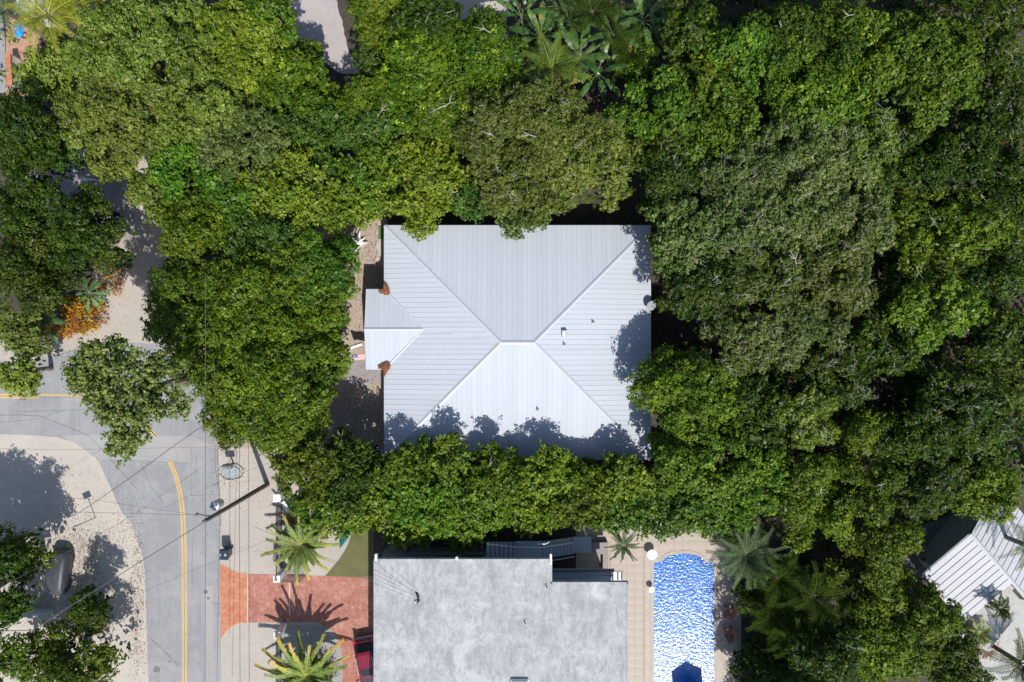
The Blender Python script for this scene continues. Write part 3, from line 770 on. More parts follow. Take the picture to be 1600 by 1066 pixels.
MB().prism(P2([(1440, 905), (1520, 834), (1500, 800), (1420, 830), (1400, 880)], .4), 0, .4).build('lower_roof', simple('dull_roof', (.2, .19, .18), .9), nh)

# ------------------------------------------------------------------ foliage
def leaf_arrays(Pn, Nn, size, aspect, rng):
    n = len(Pn)
    Nn = Nn / (np.linalg.norm(Nn, axis=1, keepdims=True) + 1e-9)
    rv = rng.normal(size=(n, 3))
    U = np.cross(Nn, rv); U /= (np.linalg.norm(U, axis=1, keepdims=True) + 1e-9)
    V = np.cross(Nn, U)
    s = size[:, None]
    fold = Nn * s * rng.uniform(.05, .22, (n, 1))
    v = np.empty((n, 4, 3))
    v[:, 0] = Pn + U * s * .5 - fold * .6
    v[:, 1] = Pn + V * s * .5 * aspect + U * s * .06 + fold
    v[:, 2] = Pn - U * s * .5
    v[:, 3] = Pn - V * s * .5 * aspect + U * s * .06 + fold
    return v.reshape(-1, 3)
def quad_mesh(name, verts, tint, mat):
    n = len(verts) // 4
    me = bpy.data.meshes.new(name)
    me.vertices.add(4 * n); me.loops.add(4 * n); me.polygons.add(n)
    me.vertices.foreach_set('co', verts.astype(np.float32).ravel())
    me.loops.foreach_set('vertex_index', np.arange(4 * n, dtype=np.int32))
    me.polygons.foreach_set('loop_start', np.arange(0, 4 * n, 4, dtype=np.int32))
    me.polygons.foreach_set('loop_total', np.full(n, 4, dtype=np.int32))
    me.update(calc_edges=True)
    at = me.attributes.new('tint', 'FLOAT', 'FACE')
    at.data.foreach_set('value', tint.astype(np.float32))
    me.materials.append(mat)
    return me
#        lobe r, leaf length, aspect, cover, dome, squash, subclumps, gaps, fill, twigs
KP = {
 'olive':  dict(sp=1.05, tn=30, tr=0.10, sh=0.5, lr=.62, ll=.17, asp=.55, cov=2.0, dome=.42, sq=.9, sub=.55, gap=.10, fill=3.0, tw=10),
 'bright': dict(sp=1.12, tn=22, tr=0.14, sh=0.25, lr=.85, ll=.17, asp=.6, cov=2.0, dome=.55, sq=.95, sub=.35, gap=.05, fill=3.5, tw=2),
 'grey':   dict(sp=1.05, tn=30, tr=0.10, sh=0.5, lr=.62, ll=.17, asp=.5, cov=1.9, dome=.45, sq=.9, sub=.6, gap=.10, fill=3.0, tw=60),
 'brown':  dict(tn=30, tr=0.10, sh=0.5, lr=.60, ll=.16, asp=.5, cov=1.9, dome=.45, sq=.85, sub=.6, gap=.12, fill=3.0, tw=40),
  'dark':   dict(sp=1.06, tn=22, tr=0.14, sh=0.5, lr=.85, ll=.18, asp=.6, cov=1.6, dome=.75, sq=.9, sub=.5, gap=.17, fill=2.6, tw=6),
 'vivid':  dict(sp=1.1, tn=17, tr=0.16, sh=0.8, lr=.68, ll=.215, asp=.62, cov=2.0, dome=.5, sq=.9, sub=.7, gap=.12, fill=3.0, tw=3),
 'smooth': dict(tn=34, tr=0.10, sh=0.15, lr=1.05, ll=.17, asp=.6, cov=2.4, dome=.4, sq=.55, sub=.2, gap=.02, fill=3.5, tw=2),
 'lime':   dict(sp=1.08, tn=18, tr=0.15, sh=1.3, lr=.60, ll=.21, asp=.62, cov=2.0, dome=.45, sq=.9, sub=.7, gap=.08, fill=3.0, tw=6),
 'deep':   dict(sp=1.1, tn=18, tr=0.14, sh=1.0, lr=.60, ll=.195, asp=.6, cov=1.9, dome=.45, sq=.9, sub=.6, gap=.12, fill=2.6, tw=6),
 'sparse': dict(tn=8, tr=0.15, sh=1.2, lr=.48, ll=.21, asp=.6, cov=1.25, dome=.3, sq=.9, sub=.9, gap=.26, fill=.0, tw=14),
}
def crown_arrays(rx, ry, kind, seed, edge=None):
    """leaf quads of one crown, local coordinates with the crown's top at z = 0"""
    k = KP[kind]; rng = np.random.default_rng(seed)
    lr = k['lr']; rm = (rx + ry) / 2; hd = k['dome'] * rm
    ph = rng.uniform(0, 6.28, 4); am = rng.uniform(.05, .11, 4)
    def Rth(t): return 1 + am[0] * np.sin(2 * t + ph[0]) + am[1] * np.sin(3 * t + ph[1]) + am[2] * np.sin(5 * t + ph[2]) + am[3] * np.sin(8 * t + ph[3])
    area = math.pi * rx * ry
    sp = k.get('sp', 1.0); nl = max(6, int(area / (lr * lr * 1.55 * sp * sp)))
    pts = []; tries = 0
    while len(pts) < nl and tries < nl * 30:
        tries += 1
        u = rng.uniform(-1.15, 1.15, 2); r = math.hypot(*u); t = math.atan2(u[1], u[0])
        if r > Rth(t) - .5 * lr / rm: continue
        if any((p[0] - u[0]) ** 2 * rx * rx + (p[1] - u[1]) ** 2 * ry * ry < (lr * .92 * sp) ** 2 for p in pts[-400:]): continue
        pts.append((u[0], u[1], r))
    V = []; T = []; LC = []
    hole = rng.uniform(-.9, .9, (max(1, int(area * .05)), 2))
    for (ux, uy, r) in pts:
        if rng.random() < k['gap']: continue
        if k['gap'] > .05 and np.min(np.hypot((hole[:, 0] - ux) * rx, (hole[:, 1] - uy) * ry)) < lr * .75: continue
        q = lr * rng.uniform(.7, 1.35)
        low = rng.random() ** 1.6 * lr * 2.3
        zc = -hd * min(r, 1.2) ** 2 - q - low
        c = np.array([ux * rx, uy * ry, zc]); LC.append(c)
        la = k['ll'] ** 2 * k['asp'] * .5
        n = int(k['cov'] * 2 * math.pi * q * q * .8 / la)
        ns = max(6, int(k['tn'] * (q / .6) ** 2))
        sd_ = rng.normal(size=(ns, 3)); sd_[:, 2] = np.abs(sd_[:, 2]) * 1.1 - .25; sd_ /= np.linalg.norm(sd_, axis=1, keepdims=True)
        hgt = q * rng.uniform(.78, 1.16, (ns, 1)); tr_ = k['tr'] * rng.uniform(.7, 1.3, (ns, 1)); tj = rng.normal(size=ns) * .13
        n2 = int(n * .82); j = rng.integers(0, ns, n2)
        off = rng.normal(size=(n2, 3)); off[:, 2] *= .75; off /= np.maximum(1, np.linalg.norm(off, axis=1, keepdims=True) / 1.5)
        p = c + sd_[j] * hgt[j] * np.array([1, 1, k['sq']]) + off * tr_[j]
        N = sd_[j] * .45 + off * .45 + np.array([0, 0, .6]) + rng.normal(size=(n2, 3)) * .38
        V.append(leaf_arrays(p, N, k['ll'] * rng.uniform(.55, 1.15, n2) * (1 + .9 * (rng.random(n2) < .12)), k['asp'], rng))
        base = rng.uniform(.28, .6)
        T.append(np.clip(base + tj[j] + rng.normal(size=n2) * .16, 0, .97 if kind != 'smooth' else .68))
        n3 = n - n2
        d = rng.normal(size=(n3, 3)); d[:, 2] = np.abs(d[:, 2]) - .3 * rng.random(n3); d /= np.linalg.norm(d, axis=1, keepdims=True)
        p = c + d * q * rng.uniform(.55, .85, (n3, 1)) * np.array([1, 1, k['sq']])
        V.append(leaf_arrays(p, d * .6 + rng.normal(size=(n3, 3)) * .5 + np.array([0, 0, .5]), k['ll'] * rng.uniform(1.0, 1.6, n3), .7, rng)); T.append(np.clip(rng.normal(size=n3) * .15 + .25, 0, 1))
        # loose shoots standing out of the lobe
        nsh = rng.poisson(k['sh'] * 3)
        for _ in range(nsh):
            a = rng.uniform(0, 6.28); e_ = rng.uniform(.1, 1.2); D = np.array([math.cos(a) * math.cos(e_), math.sin(a) * math.cos(e_), math.sin(e_)])
            m = rng.integers(9, 18); L = rng.uniform(.3, .75) * k['sh'] ** .5; tt = rng.random((m, 1)) ** .7
            p2 = c + D * q * np.array([1, 1, k['sq']]) * .8 + D * tt * L + rng.normal(size=(m, 3)) * .07
            V.append(leaf_arrays(p2, D * .3 + rng.normal(size=(m, 3)) * .5 + np.array([0, 0, .7]), k['ll'] * rng.uniform(.8, 1.3, m), k['asp'], rng)); T.append(np.clip(rng.normal(size=m) * .15 + .62, 0, .95 if kind != 'smooth' else .7))
        if kind in ('smooth', 'dark') and rng.random() < (.42 if kind == 'smooth' else .08):   # flush of young pale leaves
            m = int(rng.integers(9, 22)); p2 = c + np.array([rng.uniform(-.5, .5) * q, rng.uniform(-.5, .5) * q, q * k['sq'] * 1.0]) + rng.normal(size=(m, 3)) * np.array([.11, .11, .05])
            V.append(leaf_arrays(p2, rng.normal(size=(m, 3)) * .3 + np.array([0, 0, 1]), np.full(m, .19), .6, rng)); T.append(rng.uniform(.8, 1.0, m))
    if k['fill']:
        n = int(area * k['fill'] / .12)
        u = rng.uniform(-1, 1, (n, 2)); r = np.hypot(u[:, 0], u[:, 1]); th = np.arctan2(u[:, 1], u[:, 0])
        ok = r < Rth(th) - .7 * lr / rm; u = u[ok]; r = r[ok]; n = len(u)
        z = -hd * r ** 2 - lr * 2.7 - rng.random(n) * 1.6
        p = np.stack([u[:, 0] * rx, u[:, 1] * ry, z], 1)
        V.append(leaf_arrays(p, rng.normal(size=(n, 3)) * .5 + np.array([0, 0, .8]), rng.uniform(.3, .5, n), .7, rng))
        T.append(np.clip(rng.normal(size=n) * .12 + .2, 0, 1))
    return np.concatenate(V), np.concatenate(T), LC, rng
def make_tree(px, py, rx, ry, zt, kind, label, seed, mat=None, trunk=(0, 0), name='tree', cat='tree', group=None):
    k = KP[kind]
    zc = zt - k['dome'] * (rx + ry) / 2 * S * .5
    rxm, rym = rx * sc(zc), ry * sc(zc)
    c = W(px, py, zc)
    v, t, LC, rng = crown_arrays(rxm, rym, kind, seed)
    root = thing(name, (c.x, c.y, 0), label, cat, group)
    v = v + np.array([0, 0, zt])
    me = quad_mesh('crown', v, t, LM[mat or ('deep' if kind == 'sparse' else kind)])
    cr_ = bpy.data.objects.new('crown', me); COL.objects.link(cr_); cr_.parent = root
    tx, ty = trunk
    dc = math.hypot(c.x, c.y) + 1e-6; tx += c.x / dc * .5 * rxm; ty += c.y / dc * .5 * rym
    hb = max(1.2, zt * .35); rr_ = .035 * (rxm + rym) + .05
    mb = MB()
    b0 = Vector((c.x + tx, c.y + ty, -.1)); fork = Vector((c.x + tx * .6, c.y + ty * .6, hb))
    mb.tube([b0, b0.lerp(fork, .5) + Vector((rng.uniform(-.15, .15), rng.uniform(-.15, .15), 0)), fork], [rr_ * 1.25, rr_, rr_ * .85], 8)
    mb.build('trunk', M['bark'], root)
    br = MB()
    rngp = random.Random(seed)
    ids = rngp.sample(range(len(LC)), min(len(LC), 12 if kind != 'sparse' else 26))
    for i in ids:
        e_ = Vector((c.x + LC[i][0], c.y + LC[i][1], zt + LC[i][2]))
        mid = fork.lerp(e_, .5) + Vector((rngp.uniform(-.3, .3), rngp.uniform(-.3, .3), rngp.uniform(.1, .7)))
        br.tube([fork, mid, e_], [rr_ * .55, rr_ * .3, .03], 5, False)
    br.build('branch', M['bark'], root)
    if k['tw'] and len(LC) > 3:
        tw = MB()
        for _ in range(int(k['tw'] * rxm * rym / 4)):
            c0 = LC[rngp.randrange(len(LC))]
            a = rngp.uniform(0, 6.28); el = rngp.uniform(-.1, .5); L = rngp.uniform(.2, .6)
            s0 = Vector((c.x + c0[0] + rngp.uniform(-.4, .4), c.y + c0[1] + rngp.uniform(-.4, .4), zt + c0[2] + k['lr'] * rngp.uniform(.55, 1.05)))
            d_ = Vector((math.cos(a), math.sin(a), el)); p1 = s0 + d_ * L * .5; d2 = Vector((math.cos(a + rngp.uniform(-.7, .7)), math.sin(a + rngp.uniform(-.7, .7)), el))
            p2 = p1 + d2 * L * .5
            tw.tube([s0, p1, p2], [.014, .010, .005], 3, False)
            tw.tube([p1, p1 + Vector((math.cos(a + 1.1), math.sin(a + 1.1), el)) * L * .35], [.009, .004], 3, False)
        for _ in range(rngp.choice((0, 0, 1, 1, 2)) if kind in ('dark', 'brown', 'grey', 'olive', 'deep', 'smooth') else 0):
            c0 = LC[rngp.randrange(len(LC))]; a = rngp.uniform(0, 6.28)
            p0 = Vector((c.x + c0[0], c.y + c0[1], zt + c0[2] + k['lr'] * .6)); d0 = Vector((math.cos(a), math.sin(a), .35))
            p1 = p0 + d0 * .55; p2 = p1 + Vector((math.cos(a + .4), math.sin(a + .4), .4)) * .6
            p1 += Vector((rngp.uniform(-.15, .15), rngp.uniform(-.15, .15), 0)); tw.tube([p0, p0.lerp(p1, .5) + Vector((rngp.uniform(-.06, .06), rngp.uniform(-.06, .06), 0)), p1, p2], [.036, .03, .024, .008], 5, False)
            for da in rngp.sample((-.6, -.35, .5, .8), 2): tw.tube([p1, p1 + Vector((math.cos(a + da), math.sin(a + da), .4)) * rngp.uniform(.35, .7)], [.025, .008], 4, False)
        if tw.v: tag(tw.build('twig', M['twig'], root), kind='stuff')
    return root

G1 = 'trees along the top of the picture'
G2 = 'trees of the wood right of the white roof'
G3 = 'trees of the screen between the two houses'
G4 = 'trees on the left side'
TREES = [
 # top left
 (205, 60, 125, 80, 9.5, 'olive', 'pale olive tree beside the yellow palm at the top left corner', G1, None),
 (180, 170, 112, 88, 9.0, 'olive', 'pale olive tree above the paver yard, left part of the big pale canopy', G1, None),
 (285, 150, 75, 80, 9.3, 'olive', 'pale olive tree in the heart of the pale canopy at upper left', G1, None),
 (362, 60, 66, 78, 8.6, 'olive', 'olive tree with bare branch tips left of the smooth dark green crown by the lane', G1, 'lime'),
 (62, 105, 52, 46, 5.0, 'deep', 'low bushy tree below the blue parasol at the top left corner', G1, 'olive'),
 (360, 215, 82, 70, 8.3, 'olive', 'dull green tree right of the pale canopy, below the bare branches', G1, 'grey'),
 (292, 262, 72, 55, 8.0, 'vivid', 'medium green tree at the lower right foot of the pale canopy', G1, 'vivid'),
 (438, 116, 70, 76, 8.0, 'smooth', 'smooth dark green crown left of the pale lane', G1, None),
 (410, 10, 50, 40, 8.2, 'deep', 'bluish green tree at the top edge left of the pale lane', G1, 'vivid'),
 (592, 0, 58, 46, 7.5, 'smooth', 'smooth green crown at the top edge right of the pale lane', G1, 'bright'),
 (580, 78, 30, 36, 6.4, 'deep', 'small bluish bush tree touching the right side of the pale lane', G1, None),
 (640, 94, 58, 86, 8.8, 'smooth', 'tall smooth green crown with pale yellow shoots near the top centre', G1, None),
 (665, 20, 52, 42, 8.3, 'brown', 'brownish crown at the top edge left of the small pale gap', G1, 'dark'),
 (748, 82, 76, 72, 8.6, 'smooth', 'smooth green crown with yellow shoots below the small pale gap at the top', G1, None),
 (686, 148, 56, 48, 8.9, 'smooth', 'smooth crown speckled with yellow shoots above the olive crown over the roof', G1, None),
 (566, 150, 42, 36, 7.4, 'smooth', 'small yellow green crown just below the end of the pale lane', G1, 'bright'),
 (480, 205, 72, 58, 7.2, 'vivid', 'mid green tree with a bare forked branch left of the yellow green crown', G1, 'deep'),
 (580, 196, 64, 42, 6.6, 'deep', 'dark low tree with bare twigs showing between the smooth and the lime crowns', G1, None),
 (642, 272, 92, 72, 7.0, 'lime', 'large leaved lime green tree reaching over the top left of the white roof', G1, None),
 (583, 262, 48, 60, 6.8, 'lime', 'lime green tree above the gravel yard left of the white roof', G1, 'vivid'),
 (440, 290, 82, 58, 7.6, 'lime', 'lime green tree above the big rounded crown on the left', G1, 'lime'),
 (360, 300, 62, 48, 7.2, 'vivid', 'green tree between the lime tree and the rounded crowns on the left', G1, 'vivid'),
 # over the roof, top centre
 (756, 192, 52, 54, 8.8, 'brown', 'dull olive brown tree left of the olive crown above the white roof', G1, None),
 (850, 185, 78, 68, 9.0, 'brown', 'olive brown tree with bare white twigs below the palms at top centre', G1, None),
 (925, 248, 84, 66, 8.8, 'brown', 'olive brown tree above the upper right part of the white roof', G1, 'olive'),
 (826, 272, 74, 66, 8.2, 'brown', 'olive brown tree directly above the middle of the white roof', G1, None),
 (812, 335, 38, 38, 6.4, 'deep', 'pale green branchy tree hanging over the top edge of the white roof', G1, 'grey'),
 (735, 300, 30, 40, 6.0, 'deep', 'thin green tree in the gap between lime and olive crowns above the roof', G1, None),
 # top right of centre
 (1092, 42, 50, 56, 8.8, 'vivid', 'green tree at the top edge right of the dark gap', G1, 'dark'),
 (1115, 100, 48, 52, 9.0, 'dark', 'dark green tree just right of the dark gap at the top', G1, 'bright'),
 (1165, 78, 48, 55, 9.5, 'vivid', 'bright green large leaved tree in the upper right centre', G1, None),
 (1040, 165, 72, 55, 8.5, 'vivid', 'bright green tree below the dark gap and right of the bare brown soil', G1, None),
 (1122, 178, 78, 62, 9.3, 'vivid', 'broad bright green tree in front of the grey green wood', G1, None),
 (1000, 88, 34, 26, 5.5, 'vivid', 'small bright tree reaching left into the dark gap at the top', G1, None),
 (1235, 118, 54, 62, 9.0, 'vivid', 'bright green tree between two dark crowns at the upper right', G1, None),
 (1305, 155, 58, 42, 9.3, 'vivid', 'bright green tree on the left of the large leafy crown at upper right', G1, None),
 (1240, 35, 64, 50, 8.8, 'smooth', 'dark smooth tree with pale shoots at the top edge, upper right', G1, 'dark'),
 (1335, 62, 78, 66, 9.2, 'dark', 'dark green tree left of the large leafy crown at upper right', G1, 'smooth'),
 (1462, 92, 102, 84, 9.8, 'vivid', 'largest bright leafy crown at the upper right', G1, 'vivid'),
 (1570, 55, 52, 66, 9.0, 'grey', 'grey green tree at the top right corner', G1, 'dark'),
 (1585, 165, 45, 60, 8.5, 'grey', 'grey green tree with bare twigs at the right edge near the top', G1, 'dark'),
 # grey green wood
 (1060, 262, 58, 62, 8.6, 'grey', 'grey green tree at the upper left corner of the grey wood', G2, 'dark'),
 (1180, 262, 78, 62, 9.3, 'grey', 'grey green tree below the broad bright tree', G2, None),
 (1285, 222, 72, 62, 9.6, 'grey', 'grey green round crown at the top of the grey wood', G2, None),
 (1368, 215, 48, 58, 9.2, 'grey', 'grey green crown at the upper right corner of the grey wood', G2, 'olive'),
 (1078, 372, 64, 72, 9.4, 'vivid', 'green tree shading the upper right corner of the white roof', G2, 'grey'),
 (1155, 365, 66, 66, 9.4, 'grey', 'twiggy grey brown tree second from the upper right roof corner', G2, None),
 (1255, 330, 78, 70, 9.8, 'grey', 'twiggy grey tree in the middle of the grey wood', G2, None),
 (1345, 325, 62, 66, 9.6, 'grey', 'twiggy grey tree at the right side of the grey wood, upper half', G2, None),
 (1112, 440, 66, 58, 9.6, 'grey', 'grey green tree right of the satellite dish and the dappled soil', G2, 'dark'),
 (1210, 430, 70, 66, 9.6, 'grey', 'twiggy grey brown tree in the lower left of the grey wood', G2, 'brown'),
 (1305, 430, 72, 72, 9.8, 'grey', 'large twiggy grey brown tree at the lower right of the grey wood', G2, 'brown'),
 (1170, 530, 72, 52, 9.2, 'grey', 'grey tree at the lower end of the grey wood', G2, None),
 (1265, 520, 66, 56, 9.4, 'grey', 'grey green tree right of the lower end of the grey wood', G2, None),
 (1320, 580, 66, 52, 8.8, 'grey', 'dull green tree below the grey wood left of the black gaps', G2, 'dark'),
 # right dark wood
 (1440, 240, 62, 52, 8.6, 'dark', 'dark green tree below the largest bright crown', G2, None),
 (1520, 225, 58, 56, 8.8, 'dark', 'dark green tree with yellow shoots near the right edge, upper part', G2, None),
 (1590, 290, 48, 62, 8.6, 'dark', 'dark green tree cut by the right edge, upper third', G2, None),
 (1440, 335, 52, 62, 8.8, 'dark', 'dark tree right of the grey wood with a bare white branch above it', G2, 'bright'),
 (1535, 355, 66, 52, 9.0, 'dark', 'wide dark tree left of the right edge, middle height', G2, 'bright'),
 (1455, 412, 42, 38, 8.2, 'dark', 'small round dark crown above the bright ragged tree', G2, 'bright'),
 (1405, 452, 42, 38, 7.6, 'dark', 'small dark crown left of the bright ragged tree', G2, None),
 (1482, 482, 70, 56, 9.6, 'vivid', 'bright ragged tree standing out of the dark right wood', G2, 'vivid'),
 (1575, 440, 46, 52, 8.6, 'dark', 'dark crown right of the bright ragged tree', G2, None),
 (1575, 530, 52, 46, 8.6, 'vivid', 'green crown at the right edge just below middle height', G2, 'dark'),
 (1400, 540, 52, 46, 8.4, 'grey', 'brownish green crown left below the bright ragged tree', G2, 'dark'),
 (1475, 575, 52, 42, 8.2, 'dark', 'very dark crown below the bright ragged tree', G2, None),
 (1515, 655, 80, 66, 9.4, 'grey', 'broad olive crown in the lower right wood', G2, 'dark'),
 (1425, 690, 62, 48, 8.6, 'dark', 'dark olive crown left of the broad olive crown', G2, None),
 (1590, 630, 48, 62, 8.6, 'dark', 'dark green crown cut by the right edge, lower middle', G2, 'bright'),
 (1340, 690, 52, 56, 8.6, 'dark', 'yellowish dark crown with a hollow centre in the lower wood', G2, 'bright'),
 (1275, 655, 48, 48, 8.8, 'grey', 'pale twiggy crown beside a deep black gap right of the roof corner', G2, 'olive'),
 (1270, 762, 66, 52, 8.8, 'dark', 'dark yellow green crown above the dark palms', G2, 'bright'),
 (1370, 772, 62, 52, 8.8, 'dark', 'dark crown with orange dead leaves in the lower wood', G2, 'bright'),
 (1462, 765, 56, 50, 8.6, 'grey', 'olive crown left of the neighbour roof and its dark flat yard', G2, 'dark'),
 (1555, 765, 66, 56, 8.4, 'dark', 'green crown overhanging the top of the neighbour metal roof', G2, 'bright'),
 (1300, 822, 56, 42, 8.2, 'dark', 'yellow green crown directly above the dark palms, lower right', G2, 'bright'),
 (1400, 850, 58, 46, 8.4, 'dark', 'yellow green crown left of the dark flat yard', G2, 'bright'),
 (1378, 935, 66, 46, 7.6, 'dark', 'dark green crown left of the neighbour metal roof', G2, 'bright'),
 (1470, 985, 56, 56, 7.6, 'bright', 'bright green crown touching the lower corner of the neighbour metal roof', G2, 'bright'),
 (1390, 1030, 68, 52, 7.8, 'bright', 'bright green crown at the bottom edge, lower right', G2, 'bright'),
 (1515, 1055, 48, 46, 7.0, 'bright', 'green crown at the bottom edge left of the corner palms', G2, 'dark'),
 (1303, 1035, 44, 46, 9.0, 'dark', 'dark green crown at the bottom edge right of the poolside planting', G2, 'dark'),
 (1185, 930, 34, 34, 3.6, 'dark', 'low dark bush tree between the poolside chairs and the dark palms', G2, None),
 (1235, 955, 40, 36, 4.2, 'dark', 'low dark tree among the dark palms right of the pool', G2, None),
 (1190, 1050, 34, 36, 3.8, 'dark', 'low dark bush tree at the bottom edge beside the pool deck', G2, None),
 (1250, 1040, 40, 36, 4.2, 'dark', 'low dark tree at the bottom edge among the dark palms', G2, None),
 (1595, 380, 40, 44, 8.2, 'dark', 'dark crown at the right edge just above middle height', G2, None),
 (1500, 300, 40, 36, 7.8, 'dark', 'dark crown in the gap left of the right edge, upper third', G2, None),
 (1550, 705, 46, 34, 7.6, 'dark', 'dark crown above the crown that overhangs the neighbour roof', G2, None),
 # right of the roof, lower
 (1085, 622, 82, 70, 9.5, 'bright', 'bright green tree shading the lower right corner of the white roof', G2, 'bright'),
 (1185, 640, 66, 62, 8.6, 'vivid', 'yellowish green tree right of the lower roof corner', G2, 'dark'),
 (1108, 724, 88, 54, 8.8, 'vivid', 'bright green tree below the lower right roof corner', G2, 'vivid'),
 (1195, 745, 62, 62, 8.2, 'vivid', 'green tree above the big grey palm by the pool', G2, 'vivid'),
 (1135, 800, 76, 44, 6.8, 'vivid', 'green tree above the rounded end of the pool', G3, 'vivid'),
 # screen between the houses
 (482, 735, 58, 56, 7.0, 'deep', 'dark twiggy tree at the left end of the screen, beside the utility pole', G3, 'bright'),
 (545, 745, 58, 52, 6.6, 'deep', 'dark tree above the teal kayak', G3, 'dark'),
 (505, 795, 58, 40, 5.6, 'lime', 'yellow green tree just above the big palm by the gate', G3, 'vivid'),
 (575, 800, 46, 36, 5.6, 'lime', 'lime green tree above the dry lawn wedge', G3, 'lime'),
 (622, 742, 48, 40, 6.9, 'deep', 'green tree at the lower left corner of the white roof', G3, 'bright'),
 (665, 775, 62, 66, 6.6, 'lime', 'lime green tree between the white roof and the left half of the balcony', G3, 'vivid'),
 (700, 728, 38, 40, 7.0, 'deep', 'leafy tree reaching up over the bottom edge of the white roof, left part', G3, 'lime'),
 (745, 785, 62, 60, 6.6, 'lime', 'lime green tree hanging over the right half of the balcony', G3, 'vivid'),
 (775, 745, 46, 40, 7.0, 'deep', 'leafy tree at the bottom roof edge left of the middle', G3, 'bright'),
 (830, 778, 60, 60, 6.6, 'lime', 'yellowish green tree above the grey staircase', G3, 'bright'),
 (862, 742, 50, 36, 7.1, 'deep', 'leafy tree with pale tips at the bottom roof edge right of the middle', G3, 'lime'),
 (905, 782, 58, 50, 6.6, 'lime', 'green tree above the staircase landing', G3, 'bright'),
 (970, 752, 52, 36, 7.2, 'vivid', 'leafy tree at the bottom roof edge near the right corner', G3, 'lime'),
 (985, 790, 60, 48, 6.4, 'deep', 'darker green tree above the small spiky palm', G3, 'vivid'),
 (1060, 800, 56, 46, 6.4, 'vivid', 'green tree with drooping twigs above the left end of the pool', G3, 'deep'),
 (716, 826, 44, 34, 5.4, 'lime', 'low lime green tree dangling over the balcony rail', G3, None),
 (640, 824, 40, 34, 5.4, 'lime', 'low lime green tree above the upper left corner of the flat roof', G3, None),
 (528, 318, 44, 36, 6.6, 'lime', 'lime green tree at the top of the gravel yard beside the great rounded crown', G1, None),
 (1292, 1238, 72, 60, 9.4, 'dark', 'tall tree beyond the bottom edge that shades the deck right of the pool', G2, 'dark'),
 (1266, 1150, 50, 60, 9.3, 'dark', 'tall tree just beyond the bottom edge that shades the two brown chairs', G2, 'dark'),
 (1380, 1190, 76, 60, 9.0, 'dark', 'tall tree beyond the bottom edge that shades the dark palms', G2, 'dark'),
 # big rounded tree and its neighbours at left
 (395, 470, 118, 102, 8.8, 'bright', 'upper part of the great rounded green crown left of the house, largest tree there', G4, None),
 (405, 592, 108, 86, 8.6, 'bright', 'great rounded green crown right of the road bend', G4, None),
 (482, 420, 66, 62, 8.2, 'bright', 'darker rounded crown beside the white spiky ornament', G4, 'vivid'),
 (278, 460, 66, 72, 8.3, 'bright', 'rounded green crown right of the croton bushes and the pale path', G4, None),
 (290, 352, 62, 50, 7.6, 'bright', 'rounded crown above the great crown, right of the pale path', G4, 'bright'),
 (232, 300, 36, 46, 6.4, 'vivid', 'narrow green tree leaning over the shaded pavers', G4, 'olive'),
 (395, 372, 62, 42, 7.6, 'vivid', 'dark green tree wedged above the great rounded crown', G4, 'deep'),
 (425, 664, 68, 38, 7.6, 'bright', 'lower lobe tree of the great crown above the mailbox', G4, None),
 (350, 655, 44, 38, 6.8, 'bright', 'rounded crown above the road edge and the mailbox', G4, None),
 (285, 565, 42, 46, 7.2, 'bright', 'rounded crown right of the sparse tree over the road', G4, None),
 (478, 520, 66, 82, 8.0, 'bright', 'rounded crown beside the porch and the copper ball', G4, None),
 (240, 515, 26, 32, 5.0, 'deep', 'thin dark green shrub tree at the top right of the sparse road tree', G4, None),
 (20, 210, 58, 70, 7.8, 'bright', 'dark rounded crown at the left edge beside the pale canopy', G4, 'dark'),
 (18, 320, 52, 56, 7.8, 'bright', 'dark rounded crown at the left edge beside the shaded pavers', G4, 'dark'),
 (112, 358, 58, 66, 8.2, 'bright', 'round dark green crown between the shaded pavers and the path', G4, 'dark'),
 (28, 420, 62, 62, 8.0, 'bright', 'dark green crown at the left edge at middle height', G4, 'dark'),
 (12, 512, 42, 36, 6.0, 'deep', 'brownish shrub tree beside the banana leaves', G4, 'brown'),
 (8, 580, 32, 42, 6.2, 'lime', 'small olive tree at the left edge above the road', G4, 'olive'),
 (90, 240, 36, 22, 5.6, 'deep', 'dark bush tree above the shaded pavers', G4, None),
 # lower left
 (6, 884, 46, 46, 6.2, 'dark', 'yellow green tree left of the covered vehicle', G4, 'bright'),
 (113, 972, 36, 36, 5.2, 'bright', 'round dark green crown below the covered vehicle', G4, 'dark'),
 (100, 1050, 80, 44, 6.4, 'dark', 'spreading yellow green tree at the bottom left corner', G4, 'bright'),
 (-5, 1045, 52, 42, 6.4, 'dark', 'tree filling the bottom left corner of the picture', G4, 'bright'),
 (-68, 945, 84, 92, 9.0, 'deep', 'tree beyond the left edge that shades the sandy verge', G4, 'dark'),
]
LM['road_tree'] = leaf_mat('leaf_road_tree', [(.035, .07, .012), (.11, .16, .03), (.30, .34, .09)])
# sparse road tree: several lobed boughs
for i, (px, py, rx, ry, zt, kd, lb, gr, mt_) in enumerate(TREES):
    make_tree(px, py, rx, ry, zt, kd, lb, 100 + i, mt_, group=gr)
